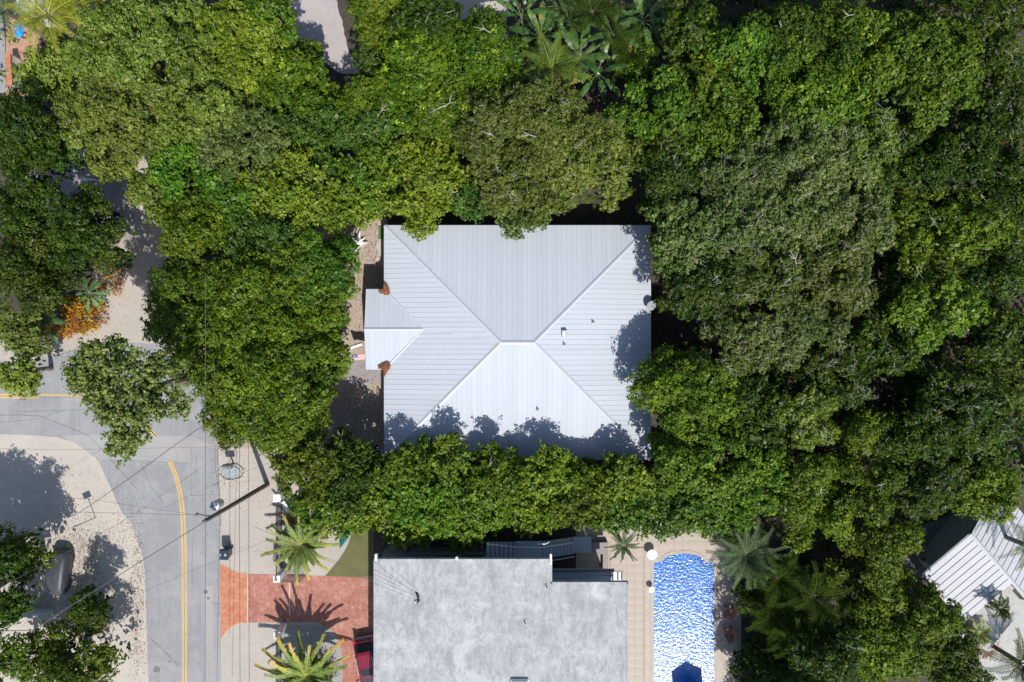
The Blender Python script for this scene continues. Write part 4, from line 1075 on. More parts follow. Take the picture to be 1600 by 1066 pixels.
# the open crowned tree leaning over the road, with its boughs showing
def road_tree():
    lobes = [(150, 568, 58, 38, 13.2), (185, 640, 50, 44, 13.0), (190, 690, 28, 26, 12.4), (232, 590, 30, 42, 12.4), (115, 590, 24, 30, 12.2), (262, 635, 22, 24, 11.8), (150, 625, 34, 28, 12.8)]
    c0 = W(345, 588, 0); root = thing('tree', (c0.x, c0.y, 0), 'open crowned tree with visible boughs leaning over the grey road bend', 'tree')
    V = []; T = []; br = MB(); rp = random.Random(3)
    fork = Vector((c0.x - .8, c0.y - .2, 8.0))
    for i, (px, py, rx, ry, zt) in enumerate(lobes):
        c = W(px, py, zt); v, t, LC, rng = crown_arrays(rx * sc(zt), ry * sc(zt), 'sparse', 900 + i)
        V.append(v + np.array([c.x - c0.x, c.y - c0.y, zt])); T.append(t)
        hub = Vector((c.x, c.y, zt - 1.3))
        br.tube([fork, fork.lerp(hub, .5) + Vector((0, .3, .4)), hub], [.16, .11, .07], 6, False)
        for l in LC:
            if rp.random() < .6:
                e_ = Vector((c.x + l[0], c.y + l[1], zt + l[2])); br.tube([hub, hub.lerp(e_, .5) + Vector((rp.uniform(-.2, .2), rp.uniform(-.2, .2), .1)), e_], [.05, .035, .015], 4, False)
    me = quad_mesh('crown', np.concatenate(V), np.concatenate(T), LM['road_tree'])
    cr_ = bpy.data.objects.new('crown', me); COL.objects.link(cr_); cr_.parent = root
    br.build('branch', M['bark'], root)
    MB().tube([c0 - Vector((0, 0, .1)), c0 + Vector((-.3, 0, 4)), fork], [.36, .28, .22], 8).build('trunk', M['bark'], root)
road_tree()
# undergrowth below the woods
def undergrowth(name, rects, dens, seed, mat, z0=.2, z1=2.2, size=(.25, .5)):
    rng = np.random.default_rng(seed); V = []; T = []
    for (x0, y0, x1, y1) in rects:
        a = (x1 - x0) * (y1 - y0) * S * S; nc = int(a * dens)
        cx = rng.uniform(x0, x1, nc); cy = rng.uniform(y0, y1, nc)
        for i in range(nc):
            m = rng.integers(14, 34); h = rng.uniform(z0, z1); r = rng.uniform(.25, .7)
            p = rng.normal(size=(m, 3)) * np.array([r, r, r * .5]) * .6 + np.array([(cx[i] - 800) * S, (533 - cy[i]) * S, h])
            p[:, 2] = np.maximum(p[:, 2], .03)
            V.append(leaf_arrays(p, rng.normal(size=(m, 3)) * .6 + np.array([0, 0, .8]), rng.uniform(*size, m), .5, rng)); T.append(np.clip(rng.normal(size=m) * .2 + .35, 0, 1))
    me = quad_mesh(name, np.concatenate(V), np.concatenate(T), mat)
    o = bpy.data.objects.new(name, me); COL.objects.link(o); tag(o, kind='stuff')
    return o
undergrowth('undergrowth', [(1060, -60, 1700, 780), (1190, 780, 1420, 1150), (600, 20, 900, 300)], .6, 4, LM['dark'])
undergrowth('undergrowth', [(1380, -60, 1750, 760), (1000, -80, 1300, 60)], 1.2, 44, LM['dark'])
undergrowth('undergrowth', [(-80, -80, 420, 220), (-100, 300, 120, 470)], .25, 5, LM['olive'])
undergrowth('undergrowth', [(1168, 860, 1300, 1160)], 1.6, 6, LM['smooth'], .5, 2.6, (.15, .4))
undergrowth('undergrowth', [(440, 705, 1010, 775)], .5, 8, LM['deep'], .2, 1.4)
# fallen leaves
def scatter(name, areas, n, seed, mat, size=(.06, .12)):
    rng = np.random.default_rng(seed); V = []; T = []
    for (x, y, rx, ry, w) in areas:
        m = int(n * w); px = x + rng.normal(size=m) * rx * .6; py = y + rng.normal(size=m) * ry * .6
        p = np.stack([(px - 800) * S, (533 - py) * S, rng.uniform(.025, .05, m)], 1)
        V.append(leaf_arrays(p, rng.normal(size=(m, 3)) * .25 + np.array([0, 0, 1]), rng.uniform(*size, m), .6, rng)); T.append(rng.random(m))
    me = quad_mesh(name, np.concatenate(V), np.concatenate(T), mat)
    o = bpy.data.objects.new(name, me); COL.objects.link(o); tag(o, kind='stuff'); return o
LM['fallen'] = leaf_mat('leaf_fallen', [(.06, .028, .014), (.15, .065, .03), (.30, .17, .08)], trans=.05)
scatter('leaf_litter', [(120, 850, 60, 30, .3), (130, 910, 30, 60, .5), (160, 975, 14, 25, .3), (40, 925, 50, 40, .5), (215, 940, 12, 120, .4), (200, 830, 25, 40, .1), (90, 790, 80, 60, .15), (135, 470, 60, 60, .1),
                        (400, 800, 60, 100, .06), (360, 745, 30, 22, .06), (575, 380, 22, 50, .06), (70, 550, 45, 10, .15)], 2600, 9, LM['fallen'], (.045, .09))
scatter('leaf_litter', [(560, 640, 50, 60, .6), (930, 165, 70, 40, .5), (1045, 510, 30, 60, .8), (1000, 330, 50, 20, .3), (560, 450, 30, 90, .3)], 1500, 10, LM['fallen'])

# ------------------------------------------------------------------ palms and big leaved plants
LM['palm'] = leaf_mat('leaf_palm', [(.04, .09, .03), (.14, .20, .045), (.36, .37, .07), (.60, .30, .015), (.22, .09, .03)], trans=.2)
LM['palm_yellow'] = leaf_mat('leaf_palm_yellow', [(.08, .15, .008), (.26, .30, .02), (.52, .46, .05), (.6, .42, .04), (.3, .16, .05)], trans=.25)
LM['palm_lime'] = leaf_mat('leaf_palm_lime', [(.03, .07, .006), (.09, .14, .01), (.20, .24, .03), (.35, .24, .04), (.3, .16, .05)], trans=.25, rough=.6)
LM['palm_grey'] = leaf_mat('leaf_palm_grey', [(.03, .06, .025), (.075, .115, .05), (.15, .19, .10), (.28, .26, .14), (.2, .12, .06)], trans=.15, rough=.8, spec=.1)
LM['palm_shade_dark'] = leaf_mat('leaf_palm_shade_dark', [(.010, .026, .003), (.026, .05, .004), (.06, .08, .008), (.20, .17, .02), (.15, .09, .03)], trans=.25, rough=.8, spec=.1)  # palette darkened to stand in for tree shade over the poolside palms
LM['paddle'] = leaf_mat('leaf_paddle', [(.02, .055, .010), (.045, .11, .02), (.11, .19, .04), (.30, .27, .07), (.3, .17, .07)], trans=.3, rough=.38, spec=.5)
LM['croton'] = leaf_mat('leaf_croton', [(.13, .025, .012), (.30, .08, .025), (.42, .20, .02), (.62, .46, .02), (.24, .30, .03)], trans=.15)
LM['croton_red'] = leaf_mat('leaf_croton_red', [(.09, .025, .015), (.25, .10, .06), (.36, .17, .10), (.40, .30, .06), (.18, .22, .03)], trans=.15)
LM['papaya'] = leaf_mat('leaf_papaya', [(.03, .09, .03), (.08, .17, .06), (.17, .27, .12)], trans=.2)

def frond_mesh(L, el, droop, ll, n, lw, rng, old, curl=0.0, vee=.25):
    """a feather leaf from the origin towards +x; returns verts, tint"""
    V = []; T = []
    p = np.zeros(3); e = el; az = 0.0; N = 14; pts = [p.copy()]; dirs = []
    for i in range(N):
        d = np.array([math.cos(e) * math.cos(az), math.cos(e) * math.sin(az), math.sin(e)]); dirs.append(d)
        p = p + d * L / N; pts.append(p.copy()); e -= droop / N * (0.5 + i / N); az += curl / N
    dirs.append(dirs[-1]); pts = np.array(pts); dirs = np.array(dirs)
    for i in range(N):   # rachis as narrow strips
        a, b = pts[i], pts[i + 1]; w = .03 * (1 - i / N) + .008
        s = np.cross(dirs[i], [0, 0, 1]); s /= np.linalg.norm(s) + 1e-9
        V += [a - s * w, a + s * w, b + s * w, b - s * w]; T.append(.45)
    for i in range(n):
        t = .12 + .88 * (i + .5) / n; f = t * N; k = min(N - 1, int(f)); q = pts[k] + (pts[k + 1] - pts[k]) * (f - k); d = dirs[k]
        s = np.cross(d, [0, 0, 1]); s /= np.linalg.norm(s) + 1e-9; up = np.cross(s, d)
        prof = math.sin(min(1, t * 1.25 + .12) * math.pi * .78 + .25)
        for sg in (-1, 1):
            l = ll * max(.25, prof) * rng.uniform(.8, 1.12)
            fw = .55 + .5 * t
            dl = d * fw + s * sg * (1.0) + up * (vee + rng.uniform(-.18, .18)); dl /= np.linalg.norm(dl)
            wv = d * lw * .5
            tip = q + dl * l + np.array([0, 0, -.12 * l])
            mid = q + dl * l * .45
            V += [q, mid + wv, tip, mid - wv]
            tt = .22 + rng.uniform(-.14, .16)
            if old > 0: tt += old * max(0, t - (1 - old)) / max(.15, old) * .75
            T.append(min(1, max(0, tt)))
    return np.array(V), np.array(T)
def make_palm(px, py, z, n, L, label, mat='palm', seed=0, ll=.32, nl=34, lw=.06, el=(.15, 1.0), droop=(.9, 1.5), olds=.35, name='palm_tree', trunk_r=.16, tilt=(0, 0), azr=(0, 2 * math.pi), group=None, cat='palm tree', curl=.3, vee=.25):
    rng = np.random.default_rng(seed + 5000); rp = random.Random(seed)
    c = W(px, py, z); root = thing(name, (c.x, c.y, 0), label, cat, group)
    for i in range(n):
        az = azr[0] + (azr[1] - azr[0]) * (i + rp.uniform(-.25, .25)) / n * (1 if n < 12 else 2) % (azr[1] - azr[0] + 1e-9)
        f = i / max(1, n - 1)
        e = el[1] + (el[0] - el[1]) * (1 - f)
        old = olds * rp.uniform(.6, 1.3) if rp.random() < .8 and f < .75 else 0
        v, t = frond_mesh(L * rp.uniform(.82, 1.1) * (1 if f < .8 else .8), e + rp.uniform(-.12, .12), rp.uniform(*droop), ll, nl, lw, rng, old, rp.uniform(-curl, curl), vee)
        ca, sa = math.cos(az), math.sin(az)
        v = np.stack([v[:, 0] * ca - v[:, 1] * sa, v[:, 0] * sa + v[:, 1] * ca, v[:, 2]], 1)
        v[:, 2] = np.maximum(v[:, 2] + z, .06)
        me = quad_mesh('frond', v, t, LM[mat]); o = bpy.data.objects.new('frond', me); COL.objects.link(o); o.parent = root
    b = Vector((c.x + tilt[0], c.y + tilt[1], -.05)); m_ = b.lerp(c, .5) + Vector((tilt[0] * .1, 0, 0))
    MB().tube([b, m_, c + Vector((0, 0, .05))], [trunk_r * 1.4, trunk_r, trunk_r * 1.1], 10).build('trunk', M['bark'], root)
    return root
make_palm(470, 851, 1.9, 30, 2.75, 'thick leaved green palm with orange leaf tips by the upper gate pillar', seed=1, ll=.38, nl=48, lw=.15, el=(.0, .8), droop=(.5, .9), olds=.45, trunk_r=.22, curl=.2, vee=.05)
make_palm(478, 1056, 2.4, 30, 3.6, 'large palm with orange leaf tips and spiky shadow at the bottom beside the red car', seed=2, ll=.42, nl=54, lw=.16, el=(.15, .95), droop=(.4, .85), olds=.55, trunk_r=.22, curl=.2, vee=.05)
make_palm(1166, 868, 4.4, 30, 2.9, 'big greyish palm at the right corner of the pool', mat='palm_grey', seed=3, ll=.55, nl=40, lw=.05, el=(-.1, 1.1), droop=(.7, 1.3), olds=.1)
make_palm(974, 852, 2.2, 16, 1.55, 'small spiky palm on the deck under the tree screen', mat='palm_grey', seed=4, ll=.22, nl=22, lw=.07, el=(0, .8), droop=(.4, .8), olds=.25, trunk_r=.1)
make_palm(75, 25, 6.2, 15, 3.2, 'yellow coconut palm in the top left corner', mat='palm_yellow', seed=5, ll=.75, nl=34, lw=.06, el=(-.1, 1.0), droop=(.8, 1.5), olds=.1)
make_palm(118, 6, 5.6, 12, 2.6, 'second yellow palm at the top edge right of the blue parasol', mat='palm_yellow', seed=6, ll=.7, nl=30, lw=.06, olds=.15)
make_palm(10, 18, 4.6, 12, 2.3, 'green palm at the top left corner beside the blue parasol', mat='palm_grey', seed=7, ll=.5, nl=28, lw=.05)
make_palm(862, 108, 5.6, 15, 3.0, 'yellow green feather palm at the left of the banana thicket', mat='palm_lime', seed=8, ll=.75, nl=40, lw=.06, el=(0, 1.1), droop=(.8, 1.5), olds=.12)
make_palm(1085, 60, 4.0, 10, 2.6, 'dark palm half hidden at the right end of the banana thicket', mat='palm_shade_dark', seed=9, ll=.7, nl=30, lw=.06)
make_palm(925, 20, 5.4, 12, 3.0, 'feather palm at the top edge in the middle of the banana thicket', mat='palm_shade_dark', seed=10, ll=.7, nl=32, lw=.06)
make_palm(985, 80, 4.6, 12, 2.8, 'feather palm at the right of the banana thicket beside the dark gap', mat='palm_shade_dark', seed=11, ll=.7, nl=32, lw=.06)
PG = 'dark palms of the planting right of the pool'
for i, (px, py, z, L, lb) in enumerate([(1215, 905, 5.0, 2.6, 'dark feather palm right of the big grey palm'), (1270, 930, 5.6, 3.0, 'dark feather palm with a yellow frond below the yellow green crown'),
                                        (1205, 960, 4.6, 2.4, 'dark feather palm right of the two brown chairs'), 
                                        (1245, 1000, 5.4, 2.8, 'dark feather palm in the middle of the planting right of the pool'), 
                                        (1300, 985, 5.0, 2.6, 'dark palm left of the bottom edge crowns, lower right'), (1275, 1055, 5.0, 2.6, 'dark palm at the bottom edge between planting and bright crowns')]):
    make_palm(px, py, z, 14, L, lb, mat='palm_shade_dark', seed=20 + i, ll=.7, nl=30, lw=.06, el=(-.1, 1.1), droop=(.8, 1.4), olds=.1, group=PG)
make_palm(1603, 852, 6.0, 12, 2.2, 'small green palm beside the neighbour roof at the right edge', mat='palm_grey', seed=40, ll=.5, nl=30, lw=.05)
make_palm(1592, 1035, 4.6, 14, 2.8, 'green palm on the pale terrace in the lower right corner', mat='palm_shade_dark', seed=41, ll=.6, nl=34, lw=.06)
make_palm(1530, 990, 4.0, 9, 1.2, 'reddish palm like shrub at the lower corner of the neighbour roof', mat='palm', seed=42, ll=.4, nl=18, lw=.08, olds=.6)
make_palm(1562, 950, 4.9, 8, 1.1, 'small palm casting a star shaped shadow on the pale terrace', mat='palm_shade_dark', seed=43, ll=.4, nl=18, lw=.08)

def paddle_mesh(L, w, el, droop, rng, yellow=0.0):
    V = []; T = []; N = 10; p = np.zeros(3); e = el; pts = [p.copy()]
    pet = L * .35
    for i in range(N):
        d = np.array([math.cos(e), 0, math.sin(e)]); p = p + d * ((pet + L) / N); pts.append(p.copy()); e -= droop / N
    pts = np.array(pts)
    for i in range(N):
        a, b = pts[i], pts[i + 1]
        if i < 3:
            V += [a + [0, -.03, 0], a + [0, .03, 0], b + [0, .03, 0], b + [0, -.03, 0]]; T.append(.5); continue
        t0, t1 = (i - 3) / (N - 3), (i - 2) / (N - 3)
        w0 = w * math.sin(math.pi * min(1, .12 + .88 * t0)) ** .6; w1 = w * math.sin(math.pi * min(1, .12 + .88 * t1)) ** .6 if i < N - 1 else .02
        for sg in (-1, 1):
            cut = rng.uniform(.0, .25)
            V += [a, b, b + np.array([0, sg * w1 * (1 - cut * .3), .14 * w1 - rng.uniform(0, .1)]), a + (b - a) * cut + np.array([0, sg * w0, .14 * w0 - rng.uniform(0, .1)])]
            T.append(np.clip(.3 + rng.normal() * .1 + yellow * (.3 + .5 * t0), 0, 1))
    return np.array(V), np.array(T)
def make_paddle(px, py, z, n, L, w, label, seed, mat='paddle', name='banana_plant', cat='banana plant', group=None, spread=(0, 2 * math.pi), el=(.3, 1.15)):
    rng = np.random.default_rng(seed + 8000); rp = random.Random(seed)
    c = W(px, py, z); root = thing(name, (c.x, c.y, 0), label, cat, group)
    for i in range(n):
        az = spread[0] + (spread[1] - spread[0]) * (i + rp.uniform(-.2, .2)) / n
        v, t = paddle_mesh(L * rp.uniform(.8, 1.15), w * rp.uniform(.8, 1.1), rp.uniform(*el), rp.uniform(.9, 1.6), rng, .6 if rp.random() < .2 else 0)
        ca, sa = math.cos(az), math.sin(az)
        v = np.stack([v[:, 0] * ca - v[:, 1] * sa, v[:, 0] * sa + v[:, 1] * ca, v[:, 2] + z - .4], 1); v[:, 2] = np.maximum(v[:, 2], .05)
        me = quad_mesh('leaf', v, t, LM[mat]); o = bpy.data.objects.new('leaf', me); COL.objects.link(o); o.parent = root
    MB().tube([(c.x, c.y, -.05), (c.x, c.y, z - .35)], [.14, .09], 8).build('stem', M['bark'], root)
BG = 'banana plants of the thicket at the top centre'
for i, (px, py, z, lb) in enumerate([(815, 22, 4.2, 'banana plant at the left end of the thicket beside the smooth crown'), (845, 55, 4.6, 'banana plant with a yellowed leaf left of the feather palm'),
                                     (890, 30, 4.4, 'banana plant at the top edge left of the middle palm'), (905, 90, 4.8, 'banana plant right of the yellow green feather palm'),
                                     (935, 112, 4.2, 'banana plant with one long leaf hanging over the dark soil'), (960, 52, 4.8, 'banana plant in the heart of the thicket'),
                                     (1005, 30, 4.6, 'banana plant at the upper right of the thicket'), (1015, 5, 4.2, 'banana plant at the top edge beside the dark gap'), (870, 5, 4.0, 'banana plant at the very top edge left of centre')]):
    make_paddle(px, py, z, 9, 2.0, .26, lb, 60 + i, group=BG)
make_paddle(75, 500, 2.6, 5, 1.7, .22, 'pale green plant with long paddle leaves left of the orange croton', 80, mat='papaya')
make_paddle(135, 457, 2.4, 10, 1.15, .17, 'blue green plant with spreading leaves between the two croton bushes', 81, mat='papaya', name='leafy_plant', cat='plant', el=(.1, .7))
def bush(px, py, rx, ry, h, label, mat, seed, name='croton_bush', cat='bush', ll=.32, asp=.28, n=1300):
    rng = np.random.default_rng(seed); c = W(px, py, h * .6); root = thing(name, (c.x, c.y, 0), label, cat)
    nc = int(rx * ry * .05) + 8; u = rng.uniform(-1, 1, (nc * 3, 2)); u = u[np.hypot(u[:, 0], u[:, 1]) < .95][:nc]
    j = rng.integers(0, len(u), n)
    az = rng.uniform(0, 6.28, n); e = rng.uniform(-.1, 1.3, n); d = np.stack([np.cos(az) * np.cos(e), np.sin(az) * np.cos(e), np.sin(e)], 1)
    base = np.stack([u[j, 0] * rx * S, u[j, 1] * ry * S, h * (.75 - .45 * (u[j] ** 2).sum(1)) + rng.uniform(-.12, .12, n)], 1)
    p = base + d * .12
    s = ll * rng.uniform(.6, 1.2, n)[:, None]; side = np.cross(d, rng.normal(size=(n, 3))); side /= np.linalg.norm(side, axis=1, keepdims=True)
    side[:, 2] *= .4
    V = np.empty((n, 4, 3)); V[:, 0] = p; V[:, 1] = p + d * s * .5 + side * s * asp * .5; V[:, 2] = p + d * s + np.array([0, 0, -.05]); V[:, 3] = p + d * s * .5 - side * s * asp * .5
    V[:, :, 2] = np.maximum(V[:, :, 2], .03)
    t = np.clip(rng.uniform(.15, .9, nc + 1)[j] * .55 + rng.random(n) * .45, 0, 1)
    me = quad_mesh('foliage', V.reshape(-1, 3), t, LM[mat]); o = bpy.data.objects.new('foliage', me); COL.objects.link(o); o.parent = root
    st_ = MB()
    for k in range(0, len(u), 2): st_.tube([(c.x + u[k][0] * .2, c.y + u[k][1] * .2, 0), (c.x + u[k, 0] * rx * S, c.y + u[k, 1] * ry * S, h * .5)], .015, 4, False)
    st_.build('stem', M['bark'], root)
bush(128, 490, 34, 32, 1.3, 'golden orange croton bush beside the pale path, lower one', 'croton', 11, n=2600)
bush(170, 426, 23, 36, 1.2, 'reddish brown croton bush at the bend of the pale path, upper one', 'croton_red', 12, n=1500)
bush(95, 515, 26, 14, .8, 'rusty croton bush at the foot of the paddle leaved plant', 'croton', 13, n=600)
bush(100, 105, 30, 24, 1.2, 'low green and reddish shrub under the yellow palms at the top left', 'croton', 14, n=500)
bush(1540, 1005, 26, 30, 1.0, 'green and red shrub on the pale terrace at lower right', 'croton_red', 15, n=500)
bush(505, 1045, 26, 24, 1.0, 'small green shrub right of the bottom palm', 'palm_shade_dark', 16, name='shrub', n=400)
bush(455, 812, 12, 16, .9, 'reddish shrub between the iron fence and the tree screen', 'croton_red', 17, name='shrub', n=300)
bush(500, 838, 26, 18, 1.3, 'yellow green shrub below the tree screen right of the big palm', 'palm_yellow', 18, name='shrub', n=700, ll=.22, asp=.5)

# ------------------------------------------------------------------ street things
def beam(a, b, r, mat, name, parent, n=8): return MB().tube([a, b], r, n).build(name, mat, parent)
gp = W(418, 757, 0)
up_ = thing('utility_pole', (gp.x, gp.y, 0), 'tall wooden utility pole leaning out over the road edge, with a grey transformer', 'utility pole')
HP = 10.9
MB().tube([gp + Vector((0, 0, -.2)), gp + Vector((0, 0, HP))], [.19, .13], 12).build('pole', M['pole_wood'], up_)
tz = 8.9
MB().lathe([(.1, -.52), (.3, -.48), (.32, .3), (.28, .38), (.1, .44)], (gp.x - .12, gp.y + .55, tz), 18).build('transformer', M['galv'], up_)
MB().tube([(gp.x - .22, gp.y + .55, tz + .35), (gp.x - .22, gp.y + .55, tz + .7)], .05, 8).build('bushing', M['dark_metal'], up_)
MB().tube([(gp.x + .05, gp.y + .6, tz + .35), (gp.x + .05, gp.y + .6, tz + .65)], .05, 8).build('bushing', M['dark_metal'], up_)
beam(gp + Vector((-.95, .15, HP - 1.1)), gp + Vector((.2, .0, HP - 1.0)), .05, M['dark_metal'], 'arm', up_)
MB().lathe([(.05, 0), (.12, .03), (.06, .09), (.12, .12), (.04, .2)], (gp.x - .95, gp.y + .15, HP - 1.1), 10).build('insulator', M['dark_metal'], up_)
MB().lathe([(.05, 0), (.12, .03), (.06, .09), (.12, .12), (.04, .2)], (gp.x, gp.y, HP), 10).build('insulator', M['dark_metal'], up_)
beam(gp + Vector((0, -.1, HP - 2.2)), gp + Vector((0, -.9, HP - 2.3)), .05, M['dark_metal'], 'arm', up_)
def wire(pts, r, label, sag=.0):
    q = []
    for i in range(len(pts) - 1):
        a, b = W(*pts[i]), W(*pts[i + 1])
        for k in range(8):
            t = k / 8; p = a.lerp(b, t); p.z -= sag * 4 * t * (1 - t); q.append(p)
    q.append(W(*pts[-1]))
    o = MB().tube(q, r, 4, False).build('power_line', M['wire'], origin=W(*pts[0])); tag(o, label, 'cable')
ptop = lambda dz: (800 + gp.x / sc(HP - dz), 533 - gp.y / sc(HP - dz), HP - dz)
wire([(321, 430, 10.6), ptop(0.1)], .018, 'power line running up the street from the pole top')
wire([ptop(0.1), (320, 1300, 10.7)], .018, 'power line running down the street from the pole top')
wire([(334, 560, 8.6), ptop(2.2), (335, 1300, 8.4)], .014, 'second power line running down the street, just right of the first')
wire([(375, 560, 5.4), ptop(5.4), (376, 1300, 5.4)], .02, 'low telephone cable along the gravel verge, parallel to the street')
wire([(-60, 990, 7.6), (50, 985, 7.8), (219, 878, 8.4), ptop(1.8)], .026, 'thick cable crossing the road from the pole to the lower left corner', .1)
wire([(-60, 950, 7.6), (130, 850, 8.0), (215, 800, 8.2), (335, 717, 8.6), (470, 625, 8.6)], .009, 'thin cable slanting over the yellow line above the pole')
wire([(-60, 700, 8.0), (100, 703, 8.2), (310, 699, 8.6), (470, 695, 8.6)], .009, 'thin cable crossing the road level with the mailbox')
wire([(-60, 781, 8.2), (130, 779, 8.4), ptop(1.0)], .009, 'thin cable crossing the road to the left from the transformer')
wire([(-60, 800, 8.0), (110, 800, 8.2), ptop(1.4)], .011, 'thinner cable just below the one from the transformer')
wire([(225, 924, 6.0), (340, 875, 6.2), (434, 838, 6.0)], .009, 'thin service cable over the black wheelie bin')
wire([(400, 824, 6.0), (583, 903, 6.9), (652, 933, 6.6)], .012, 'upper service cable tied to the mast on the flat roof')
wire([(480, 860, 7.2), (586, 912, 6.9), (650, 937, 6.6)], .01, 'middle service cable tied to the mast on the flat roof')
wire([(585, 878, 6.9), (640, 922, 6.8), (650, 928, 6.6)], .01, 'short cable from the upper left roof corner to the mast')
# street sign
sg_ = W(149, 809, 0); t = thing('street_sign', (sg_.x, sg_.y, 0), 'thin street sign post seen edge on standing on the sandy verge', 'sign')
MB().tube([sg_, sg_ + Vector((0, 0, 2.8))], .035, 8).build('post', M['dark_metal'], t)
MB().box((sg_.x, sg_.y - .045, 2.5), (.62, .015, .62), math.atan2(sg_.y, sg_.x)).build('plate', M['galv'], t)
# wheelie bin
bc = W(351, 866, .9); t = thing('wheelie_bin', (bc.x, bc.y, 0), 'black wheelie bin with closed lid at the corner of the orange driveway', 'bin')
bb = MB(); bb.add([(bc.x - .24, bc.y - .28, .06), (bc.x + .24, bc.y - .28, .06), (bc.x + .24, bc.y + .22, .06), (bc.x - .24, bc.y + .22, .06),
                   (bc.x - .31, bc.y - .36, 1.0), (bc.x + .31, bc.y - .36, 1.0), (bc.x + .31, bc.y + .36, 1.0), (bc.x - .31, bc.y + .36, 1.0)], [(3, 2, 1, 0), (4, 5, 6, 7), (0, 1, 5, 4), (1, 2, 6, 5), (2, 3, 7, 6), (3, 0, 4, 7)])
M['bin'] = simple('bin', (0.025, 0.035, 0.06), .35, 0, .1)
bb.build('body', M['bin'], t, bevel=.02)
lid = MB(); lid.add([(bc.x - .35, bc.y - .42, 1.01), (bc.x + .35, bc.y - .42, 1.01), (bc.x + .35, bc.y + .4, 1.01), (bc.x - .35, bc.y + .4, 1.01), (bc.x - .3, bc.y - .36, 1.09), (bc.x + .3, bc.y - .36, 1.12), (bc.x + .3, bc.y + .34, 1.14), (bc.x - .3, bc.y + .34, 1.12)], [(3, 2, 1, 0), (4, 5, 6, 7), (0, 1, 5, 4), (1, 2, 6, 5), (2, 3, 7, 6), (3, 0, 4, 7)])
lid.build('lid', M['bin'], t, bevel=.02)
MB().tube([(bc.x - .3, bc.y + .43, 1.02), (bc.x + .3, bc.y + .43, 1.02)], .02, 6).build('handle', M['bin'], t)
for s in (-1, 1):
    MB().tube([(bc.x + s * .25, bc.y + .3, .1), (bc.x + s * .31, bc.y + .3, .1)], .1, 12).build('wheel', M['black_metal'], t)
for (dx, sx, sy) in ((-.22, .07, .18), (.12, .12, .18), (.22, .03, .14)):
    MB().box((bc.x + dx, bc.y, 1.13), (sx, sy, .012)).build('label', M['galv'], t)
# meter covers and drain in the road
for (px, py, r, lb) in ((321.5, 925, .15, 'larger round metal cover in the road beside the driveway'), (325.5, 935, .09, 'smaller round metal cover just below the larger one in the road'), (265, 1034, .06, 'tiny dark round cover left of the yellow line at the bottom')):
    c = W(px, py); t = MB().lathe([(r, 0), (r, .02), (r * .8, .024), (r * .78, .02), (.02, .02)], (c.x, c.y, .005), 18).build('road_cover', simple('cover', (.13, .115, .1), .6), origin=(c.x, c.y, 0)); tag(t, lb, 'metal cover')
c = W(245, 1046); o = MB().sheet([(c.x - .25, c.y - .2), (c.x + .2, c.y - .25), (c.x + .28, c.y + .1), (c.x, c.y + .28), (c.x - .22, c.y + .15)], .017).build('road_patch', simple('tar', (.17, .165, .155), .8)); tag(o, kind='structure')
# mailbox on a stone ringed slab
c = W(362, 738); t = thing('mailbox_slab', (c.x, c.y, 0), 'pale grey round ended slab ringed by white stones beside the road', 'slab')
pts = [(c.x + .75 * math.cos(a) * (1 if math.cos(a) > 0 else .9) - .05, c.y + .48 * math.sin(a)) for a in [i * 2 * math.pi / 24 for i in range(24)]]
MB().prism(pts, 0, .09).build('slab', M['galv'] if False else simple('slab_pale', (.30, .33, .35), .7), t)
MB().box((c.x + .08, c.y, .11), (.06, .9, .05)).build('seam', M['grey_light'], t)
rp = random.Random(4)
st0 = None
for i in range(34):
    a = i * 2 * math.pi / 34; x, y = c.x + .92 * math.cos(a), c.y + .62 * math.sin(a)
    if st0 is None:
        st0 = MB().lathe([(.02, 0), (.08, .02), (.09, .06), (.05, .1), (.01, .11)], (0, 0, 0), 7).build('stone', simple('white_stone', (.45, .41, .36), .85), t, origin=(0, 0, 0)); q = st0
    else: q = st0.copy(); COL.objects.link(q); q.parent = t
    q.location = (x - c.x + rp.uniform(-.04, .04), y - c.y + rp.uniform(-.04, .04), 0); q.scale = (rp.uniform(.7, 1.3), rp.uniform(.7, 1.3), rp.uniform(.8, 1.4)); q.rotation_euler.z = rp.uniform(0, 6)
c2 = W(356, 729, 1.1); t = thing('mailbox', (c2.x, c2.y, 0), 'dark grey mailbox on a post over the pale slab by the road', 'mailbox')
MB().box((c2.x, c2.y, .5), (.1, .1, 1.0)).build('post', M['pole_wood'], t)
mb = MB(); N = 8
pr = [(-.17, 0), (.17, 0)] + [(.17 * math.cos(a), .2 + .15 * math.sin(a)) for a in [i * math.pi / N for i in range(N + 1)]]
vs = [(c2.x + s * .33, c2.y + x, .98 + z) for s in (-1, 1) for x, z in pr]; n = len(pr)
mb.add(vs, [tuple(range(n))[::-1], tuple(range(n, 2 * n))] + [(i, (i + 1) % n, n + (i + 1) % n, n + i) for i in range(n)]).build('box', M['dark_metal'], t)
MB().box((c2.x + .1, c2.y - .2, 1.2), (.03, .02, .16)).build('flag', simple('flag_red', (.5, .04, .03)), t)
